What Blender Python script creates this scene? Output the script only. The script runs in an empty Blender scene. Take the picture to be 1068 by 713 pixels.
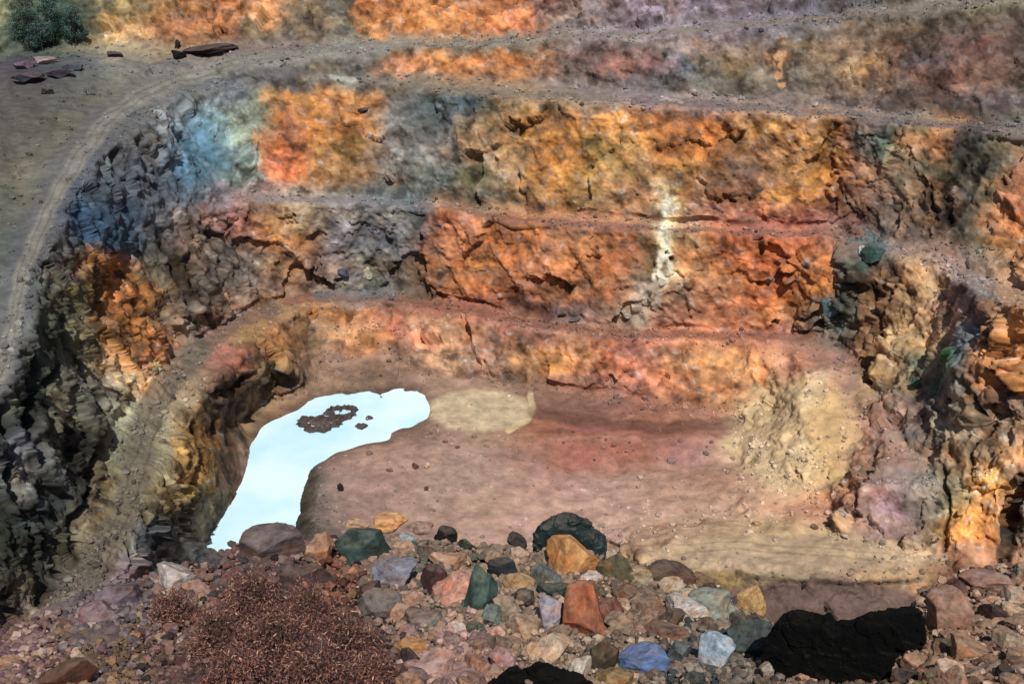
# Open-pit mine seen from its rim: benched rock walls, haul roads, a milky pond, a heap of coloured boulders in front.
import bpy, math, random
import numpy as np
from mathutils import Vector, Matrix
from mathutils.geometry import delaunay_2d_cdt

SC = bpy.context.scene
COL = SC.collection
RNG = random.Random(11)

# ------------------------------------------------------------------ camera
W0, H0 = 1068.0, 713.0            # survey frame
F = 1130.0
CAM_Z = 80.0
PITCH = math.radians(25.0)
cp, sp = math.cos(PITCH), math.sin(PITCH)
cam = bpy.data.cameras.new("camera")
cam.sensor_width = 36.0
cam.lens = F / W0 * 36.0
cam.clip_start = 0.3
cam.clip_end = 6000
cam_o = bpy.data.objects.new("camera", cam)
COL.objects.link(cam_o)
cam_o.location = (0, 0, CAM_Z)
cam_o.rotation_euler = (math.pi / 2 - PITCH, 0, 0)
SC.camera = cam_o

def ray(u, v):
    """bearing (x, y, z) per unit depth for a survey sighting"""
    a = (u - W0 / 2) / F
    b = (v - H0 / 2) / F
    return a, cp - b * sp, -sp - b * cp

def sight(u, v, z):
    """point of elevation z on a survey sighting"""
    a, b, c = ray(u, v)
    t = (z - CAM_Z) / c
    return Vector((a * t, b * t, z))

# ------------------------------------------------------------------ world and sun
w = bpy.data.worlds.new("World")
SC.world = w
w.use_nodes = True
SUN = Vector((0.07, -0.58, 0.80)).normalized()     # direction towards the sun
nt = w.node_tree
sky = nt.nodes.new("ShaderNodeTexSky")
sky.sky_type = 'NISHITA'
sky.sun_disc = False
sky.sun_elevation = math.asin(SUN.z)
sky.sun_rotation = math.atan2(SUN.x, SUN.y)
nt.links.new(sky.outputs[0], nt.nodes["Background"].inputs[0])
nt.nodes["Background"].inputs[1].default_value = 0.072
sl = bpy.data.lights.new("sun", 'SUN')
sl.energy = 4.9
sl.angle = math.radians(0.5)
sl.color = (1.0, 0.955, 0.89)
so = bpy.data.objects.new("sun", sl)
COL.objects.link(so)
so.rotation_euler = SUN.to_track_quat('Z', 'Y').to_euler()
so.location = (0, 0, 200)
SC.view_settings.view_transform = 'Standard'
SC.view_settings.look = 'None'
SC.view_settings.exposure = 0
SC.cycles.max_bounces = 6

# ------------------------------------------------------------------ numpy noise
_r = np.random.RandomState(5)
PERM = _r.permutation(256).astype(np.int32)
PERM = np.concatenate([PERM, PERM, PERM])
_g = _r.normal(size=(256, 3)).astype(np.float32)
_g /= np.linalg.norm(_g, axis=1)[:, None]
GX, GY, GZ = [np.ascontiguousarray(_g[:, i]) for i in range(3)]
JIT = _r.rand(256, 3).astype(np.float32)

def hsh(i, j, k):
    return PERM[PERM[PERM[i & 255] + (j & 255)] + (k & 255)]

def perlin(x, y, z):
    x = np.asarray(x, np.float32); y = np.asarray(y, np.float32); z = np.asarray(z, np.float32)
    fx, fy, fz = np.floor(x), np.floor(y), np.floor(z)
    i, j, k = fx.astype(np.int32), fy.astype(np.int32), fz.astype(np.int32)
    x, y, z = x - fx, y - fy, z - fz
    f = lambda t: t * t * t * (t * (t * 6 - 15) + 10)
    uu, vv, ww = f(x), f(y), f(z)
    out = 0
    for di in (0, 1):
        for dj in (0, 1):
            for dk in (0, 1):
                h = hsh(i + di, j + dj, k + dk)
                g = GX[h] * (x - di) + GY[h] * (y - dj) + GZ[h] * (z - dk)
                out = out + g * (uu if di else 1 - uu) * (vv if dj else 1 - vv) * (ww if dk else 1 - ww)
    return out

def fbm(x, y, z, octs=4, gain=0.5):
    s, a, f = 0, 1.0, 1.0
    for o in range(octs):
        s = s + a * perlin(x * f + 17.3 * o, y * f - 5.1 * o, z * f + 3.7 * o)
        a *= gain; f *= 2.03
    return s

def ridged(x, y, z, octs=4, gain=0.55):
    s, a, f = 0, 1.0, 1.0
    for o in range(octs):
        s = s + a * (1 - 3.0 * np.abs(perlin(x * f + 9.3 * o, y * f - 2.1 * o, z * f + 7.7 * o)))
        a *= gain; f *= 2.1
    return s

def cells(x, y, z):
    """cellular noise: nearest distance, second distance and a random value of the nearest cell"""
    x = np.asarray(x, np.float32); y = np.asarray(y, np.float32); z = np.asarray(z, np.float32)
    i, j, k = [np.floor(q).astype(np.int32) for q in (x, y, z)]
    d1 = np.full(x.shape, 9.0, np.float32); d2 = d1.copy(); idn = np.zeros(x.shape, np.int32)
    for di in (-1, 0, 1):
        for dj in (-1, 0, 1):
            for dk in (-1, 0, 1):
                h = hsh(i + di, j + dj, k + dk)
                q = JIT[h]
                d = (i + di + q[..., 0] - x) ** 2 + (j + dj + q[..., 1] - y) ** 2 + (k + dk + q[..., 2] - z) ** 2
                near = d < d1
                d2 = np.where(near, d1, np.minimum(d2, d))
                idn = np.where(near, h, idn)
                d1 = np.where(near, d, d1)
    return np.sqrt(d1), np.sqrt(d2), idn

def facets(x, y, z):
    """broken rock: every cell is a flat face with its own tilt and offset; also returns the distance to the crack"""
    x = np.asarray(x, np.float32); y = np.asarray(y, np.float32); z = np.asarray(z, np.float32)
    i, j, k = [np.floor(q).astype(np.int32) for q in (x, y, z)]
    d1 = np.full(x.shape, 9.0, np.float32); d2 = d1.copy(); idn = np.zeros(x.shape, np.int32); val = np.zeros(x.shape, np.float32)
    for di in (-1, 0, 1):
        for dj in (-1, 0, 1):
            for dk in (-1, 0, 1):
                h = hsh(i + di, j + dj, k + dk); q = JIT[h]
                ax, ay, az = x - i - di - q[..., 0], y - j - dj - q[..., 1], z - k - dk - q[..., 2]
                d = ax * ax + ay * ay + az * az
                near = d < d1
                d2 = np.where(near, d1, np.minimum(d2, d)); idn = np.where(near, h, idn)
                val = np.where(near, GX[h] * ax + GY[h] * ay + GZ[h] * az, val)
                d1 = np.where(near, d, d1)
    return val, np.sqrt(d2) - np.sqrt(d1), idn

def sstep(a, b, x):
    t = np.clip((x - a) / (b - a), 0, 1)
    return t * t * (3 - 2 * t)

def s2l(c):
    c = np.asarray(c, np.float32)
    return np.where(c <= 0.04045, c / 12.92, ((c + 0.055) / 1.055) ** 2.4)

def hexrgb(h):
    return [int(h[i:i + 2], 16) / 255 for i in (0, 2, 4)]

# ------------------------------------------------------------------ terrain survey: break lines (sighting u, v and elevation z)
LINES = [
 # far country beyond the pit, and the crest of the top wall
 [(-400,-150,71),(0,-150,71),(534,-150,71),(1068,-150,72),(1500,-150,72)],
 [(-400,-118,66),(0,-118,66),(534,-118,67),(1068,-118,69),(1500,-118,70)],
 [(-400,-62,60),(0,-62,60),(534,-62,60.2),(800,-66,61.8),(1068,-72,63.6),(1500,-85,66)],
 [(-400,-40,58.4),(0,-40,58),(150,-42,58.2),(360,-38,58.1),(534,-40,58.9),(800,-48,60.9),(1068,-60,63.9),(1500,-78,66.5)],
 # toe of the top wall / upper road outer edge
 [(-400,62,43),(0,56,43.5),(60,52,44),(100,48,44.3),(180,47,44.3),(262,48,44.5),(340,47,45),(400,43,45.8),(480,40,46.6),(560,36,47.5),(640,32,48.5),(720,25,49.9),(800,17,51.5),(880,10,53),(960,4,54.6),(1068,-6,56.5),(1500,-30,60)],
 # upper road inner edge (crest of the short wall)
 [(262,64,43.7),(340,58,44.3),(400,52,45.1),(480,47,46.1),(560,43,47),(640,39,48.1),(720,34,49.4),(800,26,51),(880,18,52.5),(960,12,54),(1068,2,56),(1500,-20,59)],
 # toe of the short wall, back of bench three
 [(262,76,42.2),(340,76,41.8),(400,81,41),(480,84,40.6),(540,88,40.3),(600,92,40.2),(680,98,40.1),(760,104,40),(860,112,40),(950,121,40),(1068,128,40.4),(1500,150,41)],
 # crest of wall three
 [(190,99,40),(225,93,40),(262,92,40),(300,91,40),(400,90,40),(450,93,40),(500,98,40),(560,104,40),(620,108,40),(700,112,40),(780,116,40),(860,121,40),(950,130,40),(1068,140,40),(1500,170,40)],
 # outer side of the haul road on the left, ground beyond it
 [(-400,300,37.5),(-60,290,37.5),(0,240,38.3),(30,190,39),(70,140,39.8),(120,95,40.5),(180,74,41.4),(225,66,42.4),(262,60,43.6)],
 [(-400,170,40),(0,160,40.5),(60,110,41.5),(110,78,42.2),(180,62,43)],
 [(-400,100,42),(0,92,42.2),(70,84,42.6),(130,62,43.4)],
 # haul road inner edge: crest of the left wall
 [(262,84,40.8),(225,86,40.3),(190,99,40),(160,118,40),(130,142,39.8),(105,165,39.5),(85,190,39),(68,222,38.4),(56,256,37.6),(45,290,37),(36,325,36),(22,362,35),(0,415,34),(-50,500,33),(-160,640,32),(-400,800,31)],
 # wall three toe / bench two (left end runs out in the left wall)
 [(105,255,32),(150,236,29.5),(200,215,27),(235,207,25.8),(270,204,25),(340,203,24.2),(400,204,23.6),(450,208,23.2),(500,214,23),(560,222,23),(640,229,23),(720,233,23),(800,236,23),(880,238,23),(930,248,23.8),(985,252,25.4),(1068,258,27),(1500,330,24)],
 # crest of wall two
 [(150,246,28.6),(200,224,26.4),(235,216,25.2),(270,213,24.4),(340,213,23.7),(400,214,23.2),(450,218,22.8),(500,226,22.6),(560,234,22.6),(640,241,22.6),(720,244,22.6),(800,247,22.6),(880,250,22.6),(905,262,22.8),(935,274,23),(985,284,23),(1068,304,23),(1500,380,24)],
 # ramp / bench one, back edge (toe of wall two)
 [(20,660,20),(62,600,19.3),(96,540,19),(106,500,18.8),(108,468,18.5),(125,440,17.5),(150,408,16.5),(172,384,15),(192,362,13),(218,344,11.4),(250,328,10),(285,312,8.9),(330,304,8.4),(390,303,8.2),(430,308,8),(500,319,8),(560,332,8),(620,340,8),(700,342,8),(780,345,8),(830,347,8),(865,352,8.4),(885,368,8.6),(905,398,8.6)],
 # ramp / bench one, outer edge (crest of wall one)
 [(100,700,18.5),(125,606,17.2),(150,562,16.5),(178,505,15.6),(190,470,14.8),(206,432,13.8),(226,398,12.8),(258,364,11.2),(295,338,9.2),(330,318,8.3),(390,315,8),(430,320,7.9),(500,333,7.9),(560,346,7.9),(620,353,7.9),(700,353,7.9),(780,356,7.9),(822,362,7.9),(838,382,7.9),(845,400,7.8)],
 # pond shore, left and far side
 [(186,640,-.3),(208,582,-.3),(218,560,-.3),(236,534,-.3),(246,515,-.3),(254,493,-.3),(259,473,-.3),(276,452,-.3),(302,436,-.3),(330,423,-.3),(370,415,-.3),(415,411,-.3),(448,409,.2),(500,404,.4),(548,409,.4)],
 [(448,409,.2),(456,418,.22),(455,428,.22),(450,438,.22),(436,448,.22),(415,455,.22)],
 [(434,414,-.3),(440,421,-.3),(434,433,-.3),(418,443,-.3),(400,449,-.3)],
 # toe of wall one
 [(250,440,1.2),(285,414,1),(320,400,1),(370,394,1),(430,392,.8),(500,393,.8),(560,399,.7),(620,408,.4),(680,418,.3),(740,430,.4),(775,434,.6)],
 # pond shore, right side
 [(296,640,-.3),(303,575,-.3),(306,552,-.3),(311,530,-.3),(317,505,-.3),(325,486,-.3),(350,469,-.3),(400,457,-.3),(415,456,.25),(452,456,.3),(480,457,.3),(520,451,.4),(545,440,.4),(555,425,.4),(548,409,.4)],
 # edge of the muddy floor above the pond
 [(318,640,2.6),(322,575,2.4),(324,540,2.2),(332,508,1.9),(345,486,1.5),(370,474,1.2),(420,465,.9),(480,463,.8),(540,455,.9)],
 # low red scarp across the floor
 [(540,455,.9),(600,452,1.3),(660,455,1.3),(720,458,1.3),(762,458,1.0)],
 [(545,468,.4),(600,482,-.1),(660,486,-.2),(720,487,0),(764,482,.6)],
 [(420,560,1.6),(520,560,1),(620,552,.9),(700,548,1.5),(770,540,2.8),(850,528,4.2)],
 [(420,700,2),(560,700,2),(680,610,2)],
 # pale waste cone
 [(775,434,.6),(800,421,2.4),(818,405,5.4),(842,394,8.3),(862,400,8.3),(885,412,8.2),(900,440,8)],
 [(770,470,1.2),(778,492,1.8),(800,512,2.6),(830,522,3.4),(865,524,4.2),(890,510,7)],
 [(838,422,7.4),(842,450,6.6),(848,480,5.5),(850,505,4.4)],
 [(808,446,3.9),(812,480,3.5)],
 [(872,440,7.8),(876,480,6.2)],
 # sandy ledge
 [(672,578,4.4),(710,565,4.7),(760,557,5),(820,556,5),(880,560,5.2),(930,571,5.3),(975,584,5.4),(990,592,5.2)],
 [(672,578,4.4),(700,588,4.5),(760,594,4.8),(820,601,5),(880,604,5),(940,603,5),(990,598,5)],
 [(700,640,1),(780,655,.6),(860,662,.6),(940,655,.8),(1000,640,1.5)],
 [(100,790,18),(400,790,3),(700,790,1),(1100,790,1.5),(1500,790,6)],
 # right crags
 [(905,262,22.8),(893,290,19.5),(880,318,14.5),(868,338,10.4)],
 [(905,262,22.8),(918,300,18.6),(914,340,13.8),(912,372,10.4),(912,398,9)],
 [(935,274,23),(950,310,19.5),(945,350,15.8),(930,390,11.6),(920,415,9.4)],
 [(985,284,23),(985,320,20.5),(975,350,18),(955,385,14.4),(948,410,12.4)],
 [(1068,322,31),(1045,318,29.4),(1030,330,27.6),(1008,348,24),(988,368,20.6),(965,395,16.2),(950,420,13)],
 [(1500,360,36),(1200,325,33),(1068,322,31)],
 [(1068,418,21.6),(1046,420,20.6),(1030,418,20),(1018,408,20),(1010,392,20.8),(1016,372,22.4),(1030,350,25)],
 [(1068,418,21.6),(1200,440,23),(1500,500,27)],
 [(1068,440,19),(1040,436,18),(1024,450,16.4),(1008,478,13.8),(1002,500,13)],
 [(1068,494,15.4),(1048,498,14.6),(1020,500,13.8),(1002,500,13),(985,508,11.4),(960,502,11),(925,500,10.2),(900,505,9.6),(880,520,7.6)],
 [(898,562,5.4),(930,566,5.6),(965,576,5.7),(985,578,5.8),(1000,584,5.9),(1040,586,6),(1068,592,6),(1200,600,7),(1500,620,9)],
 [(985,508,11.4),(983,545,8.4),(985,578,5.8)],
 [(992,512,11.6),(996,548,8.3),(1000,584,5.9)],
 [(1046,512,13.2),(1040,586,6)],
 [(1058,512,12.4),(1052,590,5)],
 [(925,440,9.8),(945,460,10),(965,480,10.4)],
 # creases of the left crags
 [(36,325,36),(60,372,30),(78,420,25.5),(92,470,21),(96,540,16)],
 [(0,415,34),(28,470,29),(45,530,25),(62,600,16.8)],
 [(56,256,37.6),(88,300,31.6),(105,350,26.5),(118,400,21),(125,440,14)],
 [(105,255,32),(126,276,26.5),(150,285,24.6),(176,320,19.6),(192,362,11)],
 [(235,216,25.2),(248,262,17.6),(262,300,11.4)],
 [(-400,820,22),(-160,760,20),(-40,720,20),(20,660,17.8)],
]
verts2, zz, edges, idx = [], [], [], {}
for ln in LINES:
    prev = None
    for (u, v, z) in ln:
        k = (u, v)
        if k not in idx:
            idx[k] = len(verts2); verts2.append(Vector((u, v))); zz.append(z)
        if prev is not None and prev != idx[k]:
            edges.append((prev, idx[k]))
        prev = idx[k]
for (u, v, z) in [(-400,790,23),(1500,-150,70)]:
    if (u, v) not in idx:
        idx[(u, v)] = len(verts2); verts2.append(Vector((u, v))); zz.append(z)
vo, eo, fo, ov, oe, of = delaunay_2d_cdt(verts2, edges, [], 0, 1e-4, True)
vz = []
for i, src in enumerate(ov):
    if src:
        vz.append(zz[src[0]])
    else:                       # crossing of two break lines
        p = vo[i]; best = None
        for a, b in edges:
            A, B = verts2[a], verts2[b]
            d = (B - A); L = d.length_squared
            t = max(0, min(1, (p - A).dot(d) / L)); q = A + d * t
            e = (q - p).length
            if best is None or e < best[0]:
                best = (e, zz[a] * (1 - t) + zz[b] * t)
        vz.append(best[1]); print("crossing near", round(p.x), round(p.y))

# depth map of the break-line facets (planar facets: 1/depth is affine)
U0, U1, V0, V1 = -190, 1258, -140, 760
DU, DV = 1.35, 1.15
us = np.arange(U0, U1, DU, dtype=np.float64); vs = np.arange(V0, V1, DV, dtype=np.float64)
NU, NV = len(us), len(vs)
inv = np.zeros((NV, NU))
for f in fo:
    P = [vo[i] for i in f]
    q = []
    for i in f:
        a, b, c = ray(vo[i].x, vo[i].y)
        q.append(c / (vz[i] - CAM_Z))
    A = np.array([[p.x, p.y, 1] for p in P])
    if abs(np.linalg.det(A)) < 1e-6: continue
    co = np.linalg.solve(A, np.array(q))
    x0, x1 = min(p.x for p in P), max(p.x for p in P); y0, y1 = min(p.y for p in P), max(p.y for p in P)
    i0, i1 = max(0, int((x0 - U0) / DU)), min(NU, int((x1 - U0) / DU) + 2)
    j0, j1 = max(0, int((y0 - V0) / DV)), min(NV, int((y1 - V0) / DV) + 2)
    if i0 >= i1 or j0 >= j1: continue
    uu, vv = np.meshgrid(us[i0:i1], vs[j0:j1])
    M = np.linalg.inv(A.T)
    w0, w1, w2 = [M[r, 0] * uu + M[r, 1] * vv + M[r, 2] for r in range(3)]
    m = (w0 >= -1e-6) & (w1 >= -1e-6) & (w2 >= -1e-6)
    blk = inv[j0:j1, i0:i1]
    blk[m] = (co[0] * uu + co[1] * vv + co[2])[m]
print("holes", int((inv == 0).sum()))
UU, VV = np.meshgrid(us, vs)

def bilerp(arr, x, y):
    x = np.clip(x, 0, arr.shape[1] - 1.001); y = np.clip(y, 0, arr.shape[0] - 1.001)
    i = x.astype(int); j = y.astype(int); fx = x - i; fy = y - j
    return (arr[j, i] * (1 - fx) + arr[j, i + 1] * fx) * (1 - fy) + (arr[j + 1, i] * (1 - fx) + arr[j + 1, i + 1] * fx) * fy

def blur(a, r):
    for ax in (0, 1):
        for _ in range(2):
            k = 2 * r + 1
            p = np.pad(a, [(r + 1, r) if q == ax else (0, 0) for q in (0, 1)], mode='edge')
            c = np.cumsum(p, axis=ax)
            a = (np.take(c, range(k, c.shape[ax]), ax) - np.take(c, range(0, c.shape[ax] - k), ax)) / k
    return a

# ragged break lines
calm = 1 - sstep(0, 30, VV - 402) * sstep(620, 560, UU) * sstep(640, 600, VV) * sstep(190, 240, UU) * 0.75
wx = fbm(UU / 26, VV / 26, UU * 0 + 3.3, 3) * 7 * calm
wy = fbm(UU / 30, VV / 22, UU * 0 + 8.8, 4) * 7 * calm
inv = bilerp(inv, (UU + wx - U0) / DU, (VV + wy - V0) / DV)
inv = blur(inv, 1)
RX, RY, RZ = ray(UU, VV)
def surf(iv):
    t = 1 / np.maximum(iv, 1e-5)
    return np.stack([RX * t, RY * t, CAM_Z + RZ * t], -1)
def normals(P):
    du = np.gradient(P, axis=1); dv = np.gradient(P, axis=0)
    n = np.cross(dv, du)
    n /= np.linalg.norm(n, axis=-1, keepdims=True) + 1e-9
    n[n[..., 2] < 0] *= -1
    return n
P = surf(inv)
N = normals(surf(blur(inv, 3)))
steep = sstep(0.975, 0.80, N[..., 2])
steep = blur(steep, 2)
X, Y, Z = P[..., 0], P[..., 1], P[..., 2]
# crag strength per area
def area(u, v, ru, rv):
    return np.exp(-(((UU - u) / ru) ** 2 + ((VV - v) / rv) ** 2))
left = np.clip(sstep(330, 190, UU) * sstep(180, 260, VV), 0, 1)
patchy = sstep(-.25, .35, fbm(X * .06 + 3, Y * .06, Z * .08, 2))
crag = 0.20 + .24 * patchy + 0.50 * left + 0.35 * area(1000, 190, 70, 60) + .12 * area(1040, 520, 50, 60)
crag *= 1 - 0.55 * np.clip(area(700, 390, 150, 30) + area(830, 460, 60, 55), 0, 1) * .8
# slabs: beds tilted in the left wall, blocky elsewhere
sx = Y * 0.9 + X * 0.3 + Z * 0.42
slab = ridged(sx * 0.20, Z * 0.035 + 4, X * 0.10, 2) * .8 + ridged(sx * 0.75, Z * 0.10 + 14, X * 0.25, 3) * .5 - left * .9
blk = ridged(X * 0.11 + fbm(X * .05, Y * .05, Z * .05, 2), Y * 0.11, Z * 0.13, 4)
w1, w2, w3 = [fbm(X * .25 + q, Y * .25, Z * .25 - q, 3) * .9 for q in (0, 31, 67)]
# broad broken faces, tilted slabs on the left, small fragments everywhere
fa, ca, cid = facets(X * .30 + w1, Y * .30 + w2, Z * .26 + w3)
fs, cs, cis = facets(sx * .21 + w1 * .22, X * .12 + w2 * .3, Z * .035 + w3 * .12)
ft, ct, cit = facets(sx * .62 + w2 * .3, X * .3 + w1 * .3, Z * .11 + w3 * .2)
fb, cb_, cid2 = facets(X * .85 + w2, Y * .85 + w3, Z * .72 + w1)
fc_, cc_, cid3 = facets(X * 2.1 + w1, Y * 2.1 + w3, Z * 1.8 + w2)
lump = fbm(X * 0.05, Y * 0.05, Z * 0.07, 3)
gul = ridged(X * 0.16 + Z * .03, Y * 0.16, Z * 0.045 + 9, 3)
ledge = np.abs(((Z + lump * 3) * .42) % 1 - .5) * 2
def rnd(i, m): return (i * 7 % m) / float(m) - .5
broken = (fa * 1.25 + rnd(cid, 97) * .8) * (1 - .75 * left) + (fs * .8 + rnd(cis, 89) * .8 + ft * .3 + rnd(cit, 71) * .35) * left
scree = fbm((X + .8 * Z) * .22, Y * .1, (Z - .5 * X) * .05, 3)
bigf, cbig, cidb = facets(X * .11 + w1 * .3, Y * .11 + w2 * .3, Z * .10 + w3 * .3)
lowwall = 1 - .8 * sstep(150, 120, VV) * sstep(235, 262, UU) * sstep(.5, .6, P[..., 2] / 70) * sstep(20, 40, VV)
disp = steep * (1 - .75 * area(826, 460, 60, 55)) * lowwall * (1 - .6 * left) * (bigf * 2.1 + rnd(cidb, 59) * 1.0 + scree * 1.1) + steep * crag * (slab * left * .45 - .35 * left + blk * (1 - .6 * left) * .4 - .3 + gul * (1 - .5 * left) * .4 + ledge * .3 * sstep(980, 900, UU)
        + broken + lump * 1.6) + steep * (.35 + crag * .75) * (1 - .55 * left) * (fb * .34 + rnd(cid2, 61) * .18) + steep * (fc_ * .15 + rnd(cid3, 53) * .07)
d1_ = cells(X * 1.0, Y * 1.0, Z * .85)[0]
fine = fbm(X * 0.5, Y * 0.5, Z * 0.5, 4) 
rubf = np.clip(1 - steep, 0, 1)
foot = np.clip(blur(steep, 9) * 1.6, 0, 1) * rubf               # loose rock along the toes
stones = np.clip(0.42 - d1_, 0, 1) * ((cid2 % 13) > 7)
disp += fine * 0.28 * (0.35 + steep) + rubf * stones * 1.1 * (0.12 + foot) * calm
disp += rubf * lump * 0.5 * calm
disp += rubf * foot * (1 - .8 * np.clip(area(140, 470, 45, 110), 0, 1)) * (fb * .30 + fc_ * .20) * calm
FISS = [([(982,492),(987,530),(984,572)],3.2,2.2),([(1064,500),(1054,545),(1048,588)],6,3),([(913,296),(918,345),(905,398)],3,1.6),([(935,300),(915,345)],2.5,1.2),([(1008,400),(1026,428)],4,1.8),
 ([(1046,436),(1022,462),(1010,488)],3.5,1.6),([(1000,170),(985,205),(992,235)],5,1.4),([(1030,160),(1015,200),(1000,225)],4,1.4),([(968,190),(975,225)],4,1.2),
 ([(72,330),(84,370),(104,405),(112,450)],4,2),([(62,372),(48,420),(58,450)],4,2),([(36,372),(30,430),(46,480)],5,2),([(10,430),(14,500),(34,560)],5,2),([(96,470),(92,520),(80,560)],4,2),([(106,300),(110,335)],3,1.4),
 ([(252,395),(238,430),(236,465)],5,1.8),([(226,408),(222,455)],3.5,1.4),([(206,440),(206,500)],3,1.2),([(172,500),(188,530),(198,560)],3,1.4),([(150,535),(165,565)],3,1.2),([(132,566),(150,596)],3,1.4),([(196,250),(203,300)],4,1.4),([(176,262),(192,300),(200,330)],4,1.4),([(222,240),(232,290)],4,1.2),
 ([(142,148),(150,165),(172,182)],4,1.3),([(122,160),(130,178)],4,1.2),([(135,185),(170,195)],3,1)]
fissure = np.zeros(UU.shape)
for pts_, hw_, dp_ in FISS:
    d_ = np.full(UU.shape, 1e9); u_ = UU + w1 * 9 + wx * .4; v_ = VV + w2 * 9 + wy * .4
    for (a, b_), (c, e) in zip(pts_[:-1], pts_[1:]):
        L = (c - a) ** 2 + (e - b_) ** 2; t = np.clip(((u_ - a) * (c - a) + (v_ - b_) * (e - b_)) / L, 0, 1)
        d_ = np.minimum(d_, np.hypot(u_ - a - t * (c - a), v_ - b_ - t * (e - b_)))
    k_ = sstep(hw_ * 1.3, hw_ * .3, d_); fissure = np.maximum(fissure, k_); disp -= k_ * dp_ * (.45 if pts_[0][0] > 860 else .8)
fade = sstep(4, 30, P[..., 1])
far = np.clip(P[..., 1] / 150, 0.4, 3)
P2 = P + N * (disp * fade * calm)[..., None]
under = (N[..., 2] > .9) & (P[..., 2] < .6)
NN = normals(P2)

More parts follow.
